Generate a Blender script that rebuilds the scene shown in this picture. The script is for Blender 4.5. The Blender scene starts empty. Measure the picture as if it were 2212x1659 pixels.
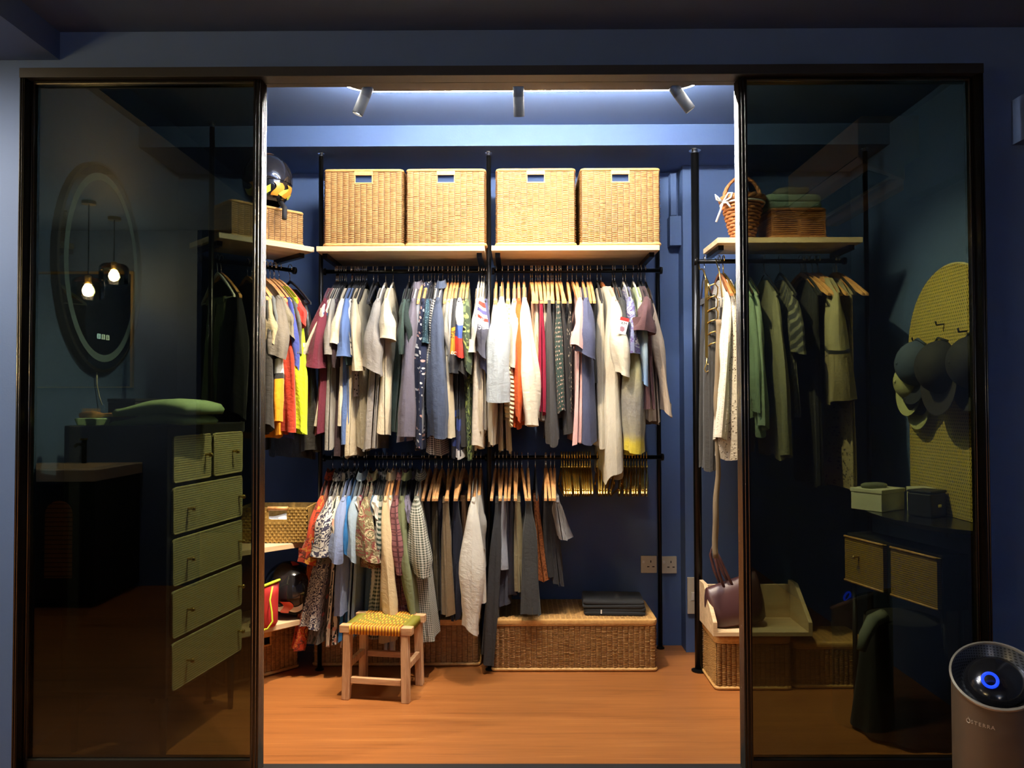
import bpy, bmesh, math, random
from mathutils import Vector, Matrix, Euler

sc = bpy.context.scene
COL = sc.collection
random.seed(7)
PI = math.pi

# ------------------------------------------------------------------ camera
F = 1640.0                      # focal length in pixels of the 2212 x 1659 frame
CAM = Vector((0, 0, 1.28))
PITCH, YAW, ROLL = math.radians(1.345), math.radians(0.3), math.radians(0.15)
RCAM = (Matrix.Rotation(YAW, 3, 'Z') @ Matrix.Rotation(PI / 2 + PITCH, 3, 'X') @ Matrix.Rotation(-ROLL, 3, 'Z'))
cd = bpy.data.cameras.new('camera')
cd.sensor_fit = 'HORIZONTAL'
cd.sensor_width = 36.0
cd.lens = 36.0 * F / 2212.0
cd.clip_start = 0.02
cam = bpy.data.objects.new('camera', cd)
COL.objects.link(cam)
cam.matrix_world = Matrix.Translation(CAM) @ RCAM.to_4x4()
sc.camera = cam


def P(px, py, Y):
    """point of the room seen at pixel (px, py) at depth Y"""
    d = RCAM @ Vector(((px - 1106) / F, -(py - 829.5) / F, -1))
    return CAM + d * ((Y - CAM.y) / d.y)


def PX(px, Y, py=868):
    return P(px, py, Y).x


def PZ(py, Y, px=1106):
    return P(px, py, Y).z


# ------------------------------------------------------------------ world and exposure
w = bpy.data.worlds.new('world')
sc.world = w
w.use_nodes = True
w.node_tree.nodes['Background'].inputs[0].default_value = (0.10, 0.13, 0.2, 1)
w.node_tree.nodes['Background'].inputs[1].default_value = 0.15
sc.view_settings.view_transform = 'Standard'
sc.view_settings.look = 'None'
sc.view_settings.gamma = 1
sc.view_settings.exposure = 0.0
sc.view_settings.use_curve_mapping = False
SPOT_WARM = (1.0, 0.80, 0.56)
SPOT_POWER = 66.0        # watts of each track spot
LED_STRENGTH = 400.0
PENDANT_POWER = 26.0
WALL_LAMP_POWER = 250.0
DOWNLIGHT_POWER = 300.0


# ------------------------------------------------------------------ material helpers
def srgb(r, g, b):
    def f(c):
        c = c / 255.0
        return c / 12.92 if c <= 0.04045 else ((c + 0.055) / 1.055) ** 2.4
    return (f(r), f(g), f(b), 1.0)


class NT:
    def __init__(self, name):
        self.m = bpy.data.materials.new(name)
        self.m.use_nodes = True
        self.t = self.m.node_tree
        self.b = self.t.nodes['Principled BSDF']
        self.out = self.t.nodes['Material Output']

    def n(self, typ, **kw):
        nd = self.t.nodes.new(typ)
        for k, v in kw.items():
            setattr(nd, k, v)
        return nd

    def set(self, sock, v):
        if hasattr(v, 'is_output'):
            self.t.links.new(v, sock)
        else:
            sock.default_value = v

    def math(self, op, a, b=None, c=None):
        nd = self.n('ShaderNodeMath', operation=op)
        self.set(nd.inputs[0], a)
        if b is not None:
            self.set(nd.inputs[1], b)
        if c is not None:
            self.set(nd.inputs[2], c)
        return nd.outputs[0]

    def mix(self, fac, a, b, blend='MIX'):
        nd = self.n('ShaderNodeMix', data_type='RGBA', blend_type=blend)
        self.set(nd.inputs[0], fac)
        self.set(nd.inputs[6], a)
        self.set(nd.inputs[7], b)
        return nd.outputs[2]

    def coord(self, which='UV', scale=(1, 1, 1), rot=(0, 0, 0)):
        tc = self.n('ShaderNodeTexCoord')
        mp = self.n('ShaderNodeMapping')
        mp.inputs['Scale'].default_value = scale
        mp.inputs['Rotation'].default_value = rot
        self.t.links.new(tc.outputs[which], mp.inputs[0])
        return mp.outputs[0]

    def sep(self, v):
        nd = self.n('ShaderNodeSeparateXYZ')
        self.set(nd.inputs[0], v)
        return nd.outputs

    def noise(self, v, scale, detail=2, rough=0.5, dist=0.0):
        nd = self.n('ShaderNodeTexNoise')
        self.set(nd.inputs['Vector'], v)
        nd.inputs['Scale'].default_value = scale
        nd.inputs['Detail'].default_value = detail
        nd.inputs['Roughness'].default_value = rough
        nd.inputs['Distortion'].default_value = dist
        return nd.outputs[0]

    def voro(self, v, scale, feature='F1', rnd=1.0):
        nd = self.n('ShaderNodeTexVoronoi', feature=feature)
        self.set(nd.inputs['Vector'], v)
        nd.inputs['Scale'].default_value = scale
        nd.inputs['Randomness'].default_value = rnd
        return nd

    def ramp(self, fac, stops, interp='CONSTANT'):
        nd = self.n('ShaderNodeValToRGB')
        cr = nd.color_ramp
        cr.interpolation = interp
        while len(cr.elements) < len(stops):
            cr.elements.new(1.0)
        for e, (p, c) in zip(cr.elements, stops):
            e.position = p
            e.color = c
        self.set(nd.inputs[0], fac)
        return nd.outputs[0]

    def bump(self, h, strength=0.3, dist=0.002):
        nd = self.n('ShaderNodeBump')
        nd.inputs['Strength'].default_value = strength
        nd.inputs['Distance'].default_value = dist
        self.set(nd.inputs['Height'], h)
        self.t.links.new(nd.outputs[0], self.b.inputs['Normal'])

    def fin(self, col=None, rough=0.5, metal=0.0, spec=0.5):
        if col is not None:
            self.set(self.b.inputs['Base Color'], col)
        self.set(self.b.inputs['Roughness'], rough)
        self.b.inputs['Metallic'].default_value = metal
        self.b.inputs['Specular IOR Level'].default_value = spec
        return self.m


def m_plain(name, col, rough=0.5, metal=0.0, spec=0.5, var=0.06, scale=14):
    """one colour with a little procedural unevenness"""
    k = NT(name)
    v = k.coord('Object')
    n = k.noise(v, scale, 3)
    dark = tuple(c * (1 - var) for c in col[:3]) + (1,)
    lite = tuple(min(1, c * (1 + var)) for c in col[:3]) + (1,)
    return k.fin(k.mix(n, dark, lite), rough, metal, spec)


def m_wall(name, col):
    k = NT(name)
    v = k.coord('Object')
    n = k.noise(v, 3.5, 4)
    c = k.mix(n, tuple(x * 0.92 for x in col[:3]) + (1,), tuple(x * 1.08 for x in col[:3]) + (1,))
    k.bump(k.noise(v, 160, 3), 0.12, 0.002)
    return k.fin(c, 0.6, 0, 0.25)


def m_wood(name, c1, c2, rough=0.45, axis='X', scale=1.0, contrast=1.0):
    k = NT(name)
    s = {'X': (0.8, 9, 9), 'Y': (9, 0.8, 9), 'Z': (9, 9, 0.8)}[axis]
    v = k.coord('Object', tuple(a * scale for a in s))
    n1 = k.noise(v, 2.2, 6, 0.6, 0.6)
    n2 = k.noise(v, 14, 3, 0.6, 0.2)
    f = k.math('ADD', k.math('MULTIPLY', n1, 0.7), k.math('MULTIPLY', n2, 0.3))
    col = k.ramp(f, [(0.5 - 0.16 * contrast, c2), (0.5 + 0.16 * contrast, c1)], 'EASE')
    k.bump(n2, 0.08, 0.001)
    return k.fin(col, rough, 0, 0.4)


def m_emit(name, col, strength):
    k = NT(name)
    k.b.inputs['Emission Color'].default_value = col
    k.b.inputs['Emission Strength'].default_value = strength
    return k.fin((0.9, 0.9, 0.9, 1), 0.4)


def fabric(name, col, kind='plain', col2=None, col3=None, s=0.02, rough=0.85, spec=0.2, stops=None, L=0.7):
    """cloth patterns drawn in UV metres: u around the garment, v down from the shoulder"""
    k = NT('cloth_' + name)
    uv = k.coord('UV')
    u, v, _ = k.sep(uv)
    base = col
    if kind == 'plain':
        c = col
    elif kind == 'check':        # gingham
        a = k.math('LESS_THAN', k.math('FRACT', k.math('DIVIDE', u, s)), 0.5)
        b = k.math('LESS_THAN', k.math('FRACT', k.math('DIVIDE', v, s)), 0.5)
        f = k.math('MULTIPLY', k.math('ADD', a, b), 0.5)
        c = k.mix(f, col, col2)
    elif kind == 'plaid':
        a = k.math('LESS_THAN', k.math('FRACT', k.math('DIVIDE', u, s)), 0.16)
        b = k.math('LESS_THAN', k.math('FRACT', k.math('DIVIDE', v, s)), 0.16)
        c = k.mix(k.math('MAXIMUM', a, b), col, col2)
        if col3:
            d = k.math('LESS_THAN', k.math('FRACT', k.math('DIVIDE', v, s * 2.7)), 0.12)
            c = k.mix(d, c, col3)
    elif kind == 'hstripe':
        a = k.math('LESS_THAN', k.math('FRACT', k.math('DIVIDE', v, s)), 0.5)
        c = k.mix(a, col, col2)
    elif kind == 'vstripe':
        a = k.math('LESS_THAN', k.math('FRACT', k.math('DIVIDE', u, s)), 0.4)
        c = k.mix(a, col, col2)
    elif kind == 'diag':
        a = k.math('LESS_THAN', k.math('FRACT', k.math('DIVIDE', k.math('ADD', u, k.math('MULTIPLY', v, 0.6)), s)), 0.4)
        c = k.mix(a, col, col2)
    elif kind == 'dots':
        vo = k.voro(uv, 1.0 / s, 'F1', 0.25)
        c = k.mix(k.math('LESS_THAN', vo.outputs['Distance'], 0.22), col, col2)
    elif kind == 'specks':
        vo = k.voro(uv, 1.0 / s, 'F1', 1.0)
        sel = k.math('LESS_THAN', k.sep(vo.outputs['Color'])[0], 0.75)
        c = k.mix(k.math('MULTIPLY', sel, k.math('LESS_THAN', vo.outputs['Distance'], 0.30)), col, col2)
        if col3:
            sel2 = k.math('GREATER_THAN', k.sep(vo.outputs['Color'])[1], 0.85)
            c = k.mix(k.math('MULTIPLY', sel2, k.math('LESS_THAN', vo.outputs['Distance'], 0.34)), c, col3)
    elif kind == 'floral':       # big soft blossoms and darker leaf strokes over a ground
        vo = k.voro(uv, 0.55 / s, 'F1', 1.0)
        n = k.noise(uv, 1.4 / s, 2, 0.5, 1.2)
        wv = k.n('ShaderNodeTexWave', wave_type='BANDS')
        k.set(wv.inputs[0], uv)
        wv.inputs['Scale'].default_value = 0.35 / s
        wv.inputs['Distortion'].default_value = 9.0
        wv.inputs['Detail'].default_value = 1.0
        leaf = k.math('MULTIPLY', k.math('GREATER_THAN', wv.outputs[1], 0.72), k.math('GREATER_THAN', n, 0.46))
        c = k.mix(leaf, col, col2)
        if col3:
            c = k.mix(k.math('LESS_THAN', k.math('ADD', vo.outputs['Distance'], k.math('MULTIPLY', n, 0.25)), 0.36), c, col3)
    elif kind == 'leaf':         # dense dark and light leaf print
        wv = k.n('ShaderNodeTexWave', wave_type='BANDS', bands_direction='DIAGONAL')
        k.set(wv.inputs[0], uv)
        wv.inputs['Scale'].default_value = 0.3 / s
        wv.inputs['Distortion'].default_value = 16.0
        wv.inputs['Detail'].default_value = 2.0
        wv.inputs['Detail Scale'].default_value = 1.6
        c = k.mix(k.math('GREATER_THAN', wv.outputs[1], 0.5), col, col2)
    elif kind == 'paisley':
        vo = k.voro(uv, 0.42 / s, 'F1', 1.0)
        n = k.noise(uv, 1.6 / s, 3, 0.55, 1.5)
        f = k.math('ADD', vo.outputs['Distance'], k.math('MULTIPLY', k.math('SUBTRACT', n, 0.5), 0.55))
        c = k.ramp(f, [(0.0, col3), (0.10, col2), (0.17, col), (0.27, col2), (0.33, col3), (0.44, col), (0.52, col2), (0.56, col), (0.68, col3), (0.76, col)])
    elif kind == 'camo':
        n = k.noise(uv, 1.0 / s, 1, 0.4, 0.4)
        c = k.ramp(n, [(0.0, col), (0.44, col2), (0.56, col3), (0.66, srgb(30, 32, 28))])
    elif kind == 'bands':        # colour blocks down the length
        c = k.ramp(k.math('DIVIDE', v, L), stops)
    elif kind == 'fade':
        c = k.ramp(k.math('ADD', k.math('DIVIDE', v, L), k.math('MULTIPLY', k.math('SUBTRACT', k.noise(uv, 12, 3), 0.5), 0.08)), stops, 'EASE')
    elif kind == 'sequin':
        vo = k.voro(uv, 1.0 / s, 'F1', 1.0)
        c = k.mix(k.sep(vo.outputs['Color'])[0], col, col2)
        k.bump(k.sep(vo.outputs['Color'])[1], 1.0, 0.01)
        return k.fin(c, 0.3, 0.35, 0.6)
    elif kind == 'denim':
        n = k.noise(k.coord('UV', (1, 0.12, 1)), 260, 2)
        fade = k.noise(uv, 9, 3)
        c = k.mix(n, col, col2)
        c = k.mix(k.math('MULTIPLY', fade, 0.5), c, col2)
    elif kind == 'rib':
        a = k.math('SINE', k.math('MULTIPLY', u, 6.283 / s))
        c = k.mix(k.math('MULTIPLY_ADD', a, 0.5, 0.5), tuple(x * 0.8 for x in col[:3]) + (1,), col)
        k.bump(a, 0.6, 0.003)
        return k.fin(c, rough, 0, spec)
    elif kind == 'cable':
        a = k.math('SINE', k.math('ADD', k.math('MULTIPLY', v, 6.283 / s), k.math('MULTIPLY', u, 250)))
        c = k.mix(k.math('MULTIPLY_ADD', a, 0.5, 0.5), tuple(x * 0.86 for x in col[:3]) + (1,), col)
        k.bump(a, 0.8, 0.004)
        return k.fin(c, rough, 0, spec)
    wv = k.noise(uv, 700, 2)
    mott = k.noise(uv, 26, 3)
    c = k.mix(k.math('MULTIPLY', k.math('ADD', wv, mott), 0.16), c, (0.0, 0.0, 0.0, 1))
    wr = k.math('ADD', k.math('MULTIPLY', k.noise(k.coord('UV', (1, 0.28, 1)), 30, 3, 0.55, 0.6), 2.0), k.noise(uv, 60, 3, 0.6))
    k.bump(wr, 0.45, 0.006)
    k.b.inputs['Sheen Weight'].default_value = 0.08
    return k.fin(c, rough, 0, spec)


MATS = {}
MATS['blue'] = m_wall('blue_wall_paint', srgb(83, 105, 146))
MATS['ceil'] = m_wall('blue_grey_ceiling_paint', srgb(78, 98, 134))
MATS['black_metal'] = m_plain('black_anodised_metal', (0.012, 0.012, 0.012, 1), 0.28, 0.75, 0.6)
MATS['black_gloss'] = m_plain('black_gloss_frame', (0.010, 0.010, 0.009, 1), 0.22, 0.3, 0.6)
MATS['rib_highlight'] = m_plain('highlight_toned_rib', (0.34, 0.32, 0.28, 1), 0.26, 1.0)  # lighter than the black stile: highlight lines put into the rib colour
MATS['black_matt'] = m_plain('black_matt_paint', (0.012, 0.012, 0.013, 1), 0.55)
MATS['alu_edge'] = m_plain('brushed_edge_metal', (0.30, 0.28, 0.24, 1), 0.25, 0.9)
MATS['chrome'] = m_plain('chrome', (0.75, 0.75, 0.75, 1), 0.12, 1.0)
MATS['gold'] = m_plain('polished_gold_metal', (0.95, 0.66, 0.16, 1), 0.24, 1.0)
MATS['brass'] = m_plain('brushed_brass', (0.62, 0.44, 0.14, 1), 0.3, 1.0)
MATS['shelf'] = m_wood('pale_oak_shelf', srgb(226, 200, 160), srgb(196, 164, 122), 0.5, 'X', 1.0)
MATS['stool_wood'] = m_wood('pale_rough_stool_wood', srgb(224, 186, 142), srgb(178, 132, 92), 0.6, 'Z', 1.6)
MATS['hanger_wood'] = m_wood('beech_hanger_wood', srgb(214, 162, 104), srgb(180, 122, 70), 0.4, 'Y', 2.0)
MATS['dark_hanger'] = m_wood('brown_hanger_wood', srgb(150, 96, 58), srgb(110, 64, 36), 0.35, 'Y', 2.0)
MATS['white_plastic'] = m_plain('white_plastic', srgb(225, 222, 212), 0.4)
MATS['cream_plate'] = m_plain('cream_socket_plate', srgb(205, 196, 172), 0.4)
MATS['dark_hole'] = m_plain('dark_slot', (0.004, 0.004, 0.004, 1), 0.8)


def m_wicker(name, c1, c2):
    k = NT(name)
    v = k.coord('Object')
    n = k.noise(v, 70, 3)
    n2 = k.noise(v, 5, 2)
    c = k.ramp(k.math('ADD', k.math('MULTIPLY', n, 0.75), k.math('MULTIPLY', n2, 0.25)), [(0.15, c2), (0.75, c1)], 'EASE')
    return k.fin(c, 0.5, 0, 0.35)


MATS['wicker'] = m_wicker('golden_wicker', srgb(196, 150, 90), srgb(140, 98, 52))
MATS['wicker_in'] = m_wicker('wicker_shadow_side', srgb(128, 90, 50), srgb(92, 62, 34))  # same cane coloured darker, painting the shade between the strands
MATS['cane'] = m_wicker('smooth_cane_rim', srgb(220, 172, 104), srgb(186, 138, 76))
MATS['seagrass'] = m_wicker('olive_seagrass', srgb(176, 142, 76), srgb(120, 92, 42))


def m_floor():
    k = NT('orange_brown_laminate')
    v = k.coord('Object', (0.55, 8, 1))
    n1 = k.noise(v, 2.0, 6, 0.62, 0.4)
    n2 = k.noise(k.coord('Object', (1.0, 40, 1)), 3.0, 4, 0.6, 0.1)
    f = k.math('ADD', k.math('MULTIPLY', n1, 0.55), k.math('MULTIPLY', n2, 0.45))
    c = k.ramp(f, [(0.34, srgb(138, 82, 40)), (0.52, srgb(164, 102, 52)), (0.68, srgb(184, 122, 66))], 'EASE')
    k.bump(n2, 0.06, 0.001)
    return k.fin(c, 0.33, 0, 0.45)


MATS['floor'] = m_floor()


def m_cane_web(name, c1, hole, s=0.0105, lines=False):
    """cane webbing: rows of small dark holes (Object Y and Z)"""
    k = NT(name)
    v = k.coord('Object', (1.0 / s, 1.0 / s, 1.0 / s))
    x, y, z = k.sep(v)
    fz = k.math('SUBTRACT', k.math('FRACT', z), 0.5)
    if lines:
        h = k.math('LESS_THAN', k.math('ABSOLUTE', fz), 0.2)
    else:
        sh = k.math('MULTIPLY', k.math('FLOOR', z), 0.5)
        fy = k.math('SUBTRACT', k.math('FRACT', k.math('ADD', y, sh)), 0.5)
        h = k.math('MULTIPLY', k.math('LESS_THAN', k.math('ABSOLUTE', fz), 0.22), k.math('LESS_THAN', k.math('ABSOLUTE', fy), 0.24))
    c = k.mix(h, c1, hole)
    k.bump(k.math('SUBTRACT', 1.0, h), 0.5, 0.002)
    return k.fin(c, 0.5, 0, 0.3)


def m_glass(name, tint, refl_ior=1.9):
    """smoked pane: tinted see-through plus clear mirror reflection"""
    k = NT(name)
    tr = k.n('ShaderNodeBsdfTransparent')
    tr.inputs[0].default_value = tint
    gl = k.n('ShaderNodeBsdfGlossy')
    gl.inputs['Roughness'].default_value = 0.0
    gl.inputs['Color'].default_value = (1, 1, 1, 1)
    fr = k.n('ShaderNodeFresnel')
    fr.inputs[0].default_value = refl_ior
    mx = k.n('ShaderNodeMixShader')
    k.t.links.new(fr.outputs[0], mx.inputs[0])
    k.t.links.new(tr.outputs[0], mx.inputs[1])
    k.t.links.new(gl.outputs[0], mx.inputs[2])
    k.t.links.new(mx.outputs[0], k.out.inputs[0])
    return k.m


# ------------------------------------------------------------------ mesh helpers
class MB:
    """collects vertices and faces (with uv) of ONE mesh"""

    def __init__(self):
        self.v, self.f, self.uv, self.mi = [], [], [], []

    def add(self, vs, fs, uvs=None, M=None, mi=0):
        o = len(self.v)
        for i, p in enumerate(vs):
            p = Vector(p)
            if M is not None:
                p = M @ p
            self.v.append(p[:])
        for i, fc in enumerate(fs):
            self.f.append([o + a for a in fc])
            self.uv.append(uvs[i] if uvs else None)
            self.mi.append(mi)
        return self

    def box(self, x0, x1, y0, y1, z0, z1, M=None, mi=0):
        vs = [(x0, y0, z0), (x1, y0, z0), (x1, y1, z0), (x0, y1, z0), (x0, y0, z1), (x1, y0, z1), (x1, y1, z1), (x0, y1, z1)]
        fs = [(0, 3, 2, 1), (4, 5, 6, 7), (0, 1, 5, 4), (1, 2, 6, 5), (2, 3, 7, 6), (3, 0, 4, 7)]
        return self.add(vs, fs, None, M, mi)

    def loft(self, rings, close=True, cap0=True, cap1=True, M=None, mi=0):
        n = len(rings[0])
        vs = [p for r in rings for p in r]
        fs = []
        for i in range(len(rings) - 1):
            for j in range(n if close else n - 1):
                a, b = i * n + j, i * n + (j + 1) % n
                fs.append((a, b, b + n, a + n))
        if cap0:
            fs.append(tuple(reversed(range(n))))
        if cap1:
            fs.append(tuple(range((len(rings) - 1) * n, len(rings) * n)))
        return self.add(vs, fs, None, M, mi)

    def tube(self, pts, r, seg=8, M=None, caps=True, mi=0, closed=False):
        pts = [Vector(p) for p in pts]
        n = len(pts)
        rings = []
        up = Vector((0, 0, 1))
        prev = None
        for i, p in enumerate(pts):
            if closed:
                t = pts[(i + 1) % n] - pts[i - 1]
            else:
                t = pts[min(i + 1, n - 1)] - pts[max(i - 1, 0)]
            t.normalize()
            if prev is None:
                a = t.cross(up)
                if a.length < 1e-3:
                    a = t.cross(Vector((1, 0, 0)))
            else:
                a = prev - t * prev.dot(t)
            a.normalize()
            prev = a
            b = t.cross(a)
            rr = r[i] if isinstance(r, (list, tuple)) else r
            rings.append([p + (a * math.cos(2 * PI * k / seg) + b * math.sin(2 * PI * k / seg)) * rr for k in range(seg)])
        if closed:
            rings.append(rings[0])
            return self.loft(rings, True, False, False, M, mi)
        return self.loft(rings, True, caps, caps, M, mi)

    def lathe(self, prof, seg=24, M=None, mi=0, cap=True):
        rings = [[(r * math.cos(2 * PI * k / seg), r * math.sin(2 * PI * k / seg), z) for k in range(seg)] for r, z in prof]
        return self.loft(rings, True, cap, cap, M, mi)

    def prism(self, poly, y0, y1, M=None, mi=0):
        """polygon in x,z pushed along y"""
        return self.loft([[(x, y0, z) for x, z in poly], [(x, y1, z) for x, z in poly]], True, True, True, M, mi)

    def grid(self, fn, nu, nv, M=None, mi=0, uvfn=None):
        vs = [fn(i / nu, j / nv) for j in range(nv + 1) for i in range(nu + 1)]
        fs, uvs = [], []
        for j in range(nv):
            for i in range(nu):
                a = j * (nu + 1) + i
                fs.append((a, a + 1, a + nu + 2, a + nu + 1))
                if uvfn:
                    uvs.append([uvfn(i / nu, j / nv), uvfn((i + 1) / nu, j / nv), uvfn((i + 1) / nu, (j + 1) / nv), uvfn(i / nu, (j + 1) / nv)])
        return self.add(vs, fs, uvs if uvfn else None, M, mi)

    def mesh(self, name, mats, smooth=False, angle=None):
        me = bpy.data.meshes.new(name)
        me.from_pydata(self.v, [], self.f)
        if any(self.uv):
            ul = me.uv_layers.new(name='UVMap')
            i = 0
            for fc, uv in zip(self.f, self.uv):
                for k in range(len(fc)):
                    if uv:
                        ul.data[i].uv = uv[k]
                    i += 1
        if not isinstance(mats, (list, tuple)):
            mats = [mats]
        for m in mats:
            me.materials.append(m)
        if len(mats) > 1:
            me.polygons.foreach_set('material_index', self.mi)
        me.validate()
        bm = bmesh.new()
        bm.from_mesh(me)
        bmesh.ops.recalc_face_normals(bm, faces=bm.faces)
        if angle is not None:
            for f in bm.faces:
                f.smooth = True
            for e in bm.edges:
                if len(e.link_faces) == 2 and e.calc_face_angle(0) > math.radians(angle):
                    e.smooth = False
        elif smooth:
            for f in bm.faces:
                f.smooth = True
        bm.to_mesh(me)
        bm.free()
        return me

    def obj(self, name, mats, parent=None, smooth=False, angle=None, bevel=0.0, M=None, label=None):
        return mk(name, self.mesh(name, mats, smooth, angle), parent, M, bevel, label)


def mk(name, me, parent=None, M=None, bevel=0.0, label=None):
    o = bpy.data.objects.new(name, me)
    COL.objects.link(o)
    if parent is not None:
        o.parent = parent
    if M is not None:
        o.matrix_basis = M
    if bevel:
        bv = o.modifiers.new('bevel', 'BEVEL')
        bv.width = bevel
        bv.segments = 2
        bv.limit_method = 'ANGLE'
    if label:
        o['label'] = label
    return o


def thing(name, label, cat, M=None, group=None):
    o = bpy.data.objects.new(name, None)
    o.empty_display_size = 0.05
    COL.objects.link(o)
    if M is not None:
        o.matrix_basis = M
    o['label'] = label
    o['category'] = cat
    if group:
        o['group'] = group
    return o


def tag(o, label, cat, group=None):
    o['label'] = label
    o['category'] = cat
    if group:
        o['group'] = group
    return o


def struct(name, mb, mat, label=None, smooth=False, angle=None, bevel=0.0):
    o = mb.obj(name, mat, None, smooth, angle, bevel)
    o['kind'] = 'structure'
    if label:
        o['label'] = label
    return o


def T(x, y, z, rz=0.0):
    return Matrix.Translation((x, y, z)) @ Matrix.Rotation(rz, 4, 'Z')


def text_mesh(s, size, depth=0.0005):
    cu = bpy.data.curves.new('lettering', 'FONT')
    cu.body = s
    cu.size = size
    cu.extrude = depth
    cu.align_x = 'CENTER'
    cu.align_y = 'CENTER'
    ob = bpy.data.objects.new('lettering', cu)
    me = bpy.data.meshes.new_from_object(ob)
    bpy.data.objects.remove(ob)
    bpy.data.curves.remove(cu)
    me.name = 'lettering'
    return me
# ================================================================== ROOM SHELL
ZC = 2.60          # ceiling
YW = 2.665         # bedroom face of the wall that holds the sliding doors
YB = 4.02          # back wall of the dressing room
XL, XR = -1.80, 1.78
BXL, BXR = -3.7, 1.82
YREAR = -2.2

struct('floor', MB().box(BXL, BXR, YREAR, YB + 0.1, -0.06, 0.0), MATS['floor'], 'orange brown wood laminate floor')
struct('ceiling', MB().box(BXL, BXR, YREAR, YB + 0.1, ZC, ZC + 0.05), MATS['ceil'])
struct('wall_back', MB().box(XL - 0.06, XR + 0.06, YB, YB + 0.08, 0, ZC), MATS['blue'], 'deep blue back wall of the dressing room')
struct('wall_left', MB().box(XL - 0.06, XL, YW + 0.035, YB, 0, ZC), MATS['blue'])
struct('wall_right', MB().box(XR, XR + 0.06, YW + 0.035, YB, 0, ZC), MATS['blue'])
XJ0, XJ1 = PX(40, 2.6, 400), PX(2128, 2.6, 400)
struct('wall_door_left', MB().box(BXL, XJ0 - 0.032, YW, YW + 0.035, 0, ZC), MATS['blue'])
struct('wall_door_right', MB().box(XJ1 + 0.032, BXR, YW, YW + 0.035, 0, ZC), MATS['blue'])
struct('wall_over_door', MB().box(XJ0 - 0.032, XJ1 + 0.032, YW, YW + 0.035, 2.430, ZC), MATS['blue'])
struct('wall_bedroom_left', MB().box(BXL - 0.06, BXL, YREAR, YW, 0, ZC), MATS['blue'])
struct('wall_bedroom_right', MB().box(BXR, BXR + 0.06, YREAR, YW + 0.035, 0, ZC), MATS['blue'])
struct('wall_bedroom_rear', MB().box(BXL, BXR, YREAR - 0.06, YREAR, 0, ZC), MATS['blue'])
struct('wall_vanity', MB().box(BXL, -2.25, -0.12, -0.04, 0, ZC), MATS['blue'])
# beams and boxed-in services
struct('trim_1', MB().box(XL, XR, 3.59, YB, 2.50, ZC), MATS['blue'], 'blue ceiling beam along the back of the dressing room')
struct('trim_2', MB().box(BXL, -1.62, -0.04, YW, 2.50, ZC), MATS['blue'], 'blue ceiling bulkhead at the left')
struct('trim_3', MB().box(1.75, BXR, 1.88, YW, PZ(321, 2.7, 2160), PZ(227, 2.7, 2160)), MATS['blue'], 'blue boxed pipe casing high on the right wall')
cx0 = PX(1479, 3.91, 1000)
struct('trim_4', MB().box(cx0, cx0 + 0.34, 3.91, YB, 0, 2.50), MATS['blue'], 'blue boxed column in the back right corner')
cb = MB()
cb.box(PX(1448, 3.97, 400), PX(1461, 3.97, 400), 3.965, YB, PZ(466, 3.97, 1450), 2.48)
cb.box(PX(1447, 3.95, 500), cx0 + 0.02, 3.95, YB, PZ(530, 3.95, 1450), PZ(466, 3.95, 1450))
struct('trim_5', cb, MATS['blue'], 'blue painted conduit and junction box above the clothes', bevel=0.002)

# ------------------------------------------------------------------ sliding door system
ZH0, ZH1 = 2.412, 2.440
fr = MB()
fr.box(XJ0, XJ1, 2.60, 2.665, ZH0, ZH1)
fr.box(XJ0 + 0.02, XJ1 - 0.02, 2.665, 2.70, ZH0, 2.429)
fr.box(XJ0, XJ1, 2.595, 2.605, ZH0 - 0.004, ZH1 + 0.002)
struct('trim_6', fr, MATS['black_matt'], 'black head track of the sliding doors', bevel=0.0015)


def ribbed_post(x0, x1, y0, y1, z0, z1, side):
    """extruded aluminium stile; its opening side (side = +1 right, -1 left, 0 none) carries vertical ribs"""
    n = 4
    mb = MB()
    ribs = []
    mb.box(x0, x1, y0, y1, z0, z1)
    if side:
        xs = x1 if side > 0 else x0
        for i in range(n):
            ya = y0 + (y1 - y0) * (i + 0.12) / n
            yb = y0 + (y1 - y0) * (i + 0.78) / n
            ym = 0.5 * (ya + yb)
            poly = [(xs, ya), (xs + side * 0.0035, ya + 0.003), (xs + side * 0.005, ym), (xs + side * 0.0035, yb - 0.003), (xs, yb)]
            r_ = MB()
            r_.loft([[(a, b, z0) for a, b in poly], [(a, b, z1) for a, b in poly]])
            ribs.append(r_)
    for i in range(2):      # two raised fillets on the bedroom face
        xa = x0 + (x1 - x0) * (0.18 + 0.46 * i)
        xb = xa + (x1 - x0) * 0.2
        poly = [(xa, y0), (0.5 * (xa + xb), y0 - 0.004), (xb, y0)]
        r_ = MB()
        r_.loft([[(a, b, z0) for a, b in poly], [(a, b, z1) for a, b in poly]])
        ribs.append(r_)
    return mb, ribs


def jamb(name, post, label):
    o = struct(name, post[0], MATS['black_gloss'], label)
    for r_ in post[1]:
        r_.obj('rib', MATS['rib_highlight'], o, smooth=True)


jamb('trim_7', ribbed_post(XJ0, XJ0 + 0.016, 2.60, 2.645, 0, ZH0, 0), 'black left jamb of the sliding doors')
jamb('trim_8', ribbed_post(XJ1 - 0.016, XJ1, 2.60, 2.645, 0, ZH0, 0), 'black right jamb of the sliding doors')
struct('trim_9', MB().box(XJ0, XJ1, 2.605, 2.70, 0, 0.008), MATS['black_matt'], 'low floor track of the sliding doors')

MATS['smoke'] = m_glass('smoked_green_grey_glass', (0.29, 0.32, 0.255, 1), 1.6)
YG = 2.645          # bedroom face of the panes
DY0, DY1 = 2.627, 2.682


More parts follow.
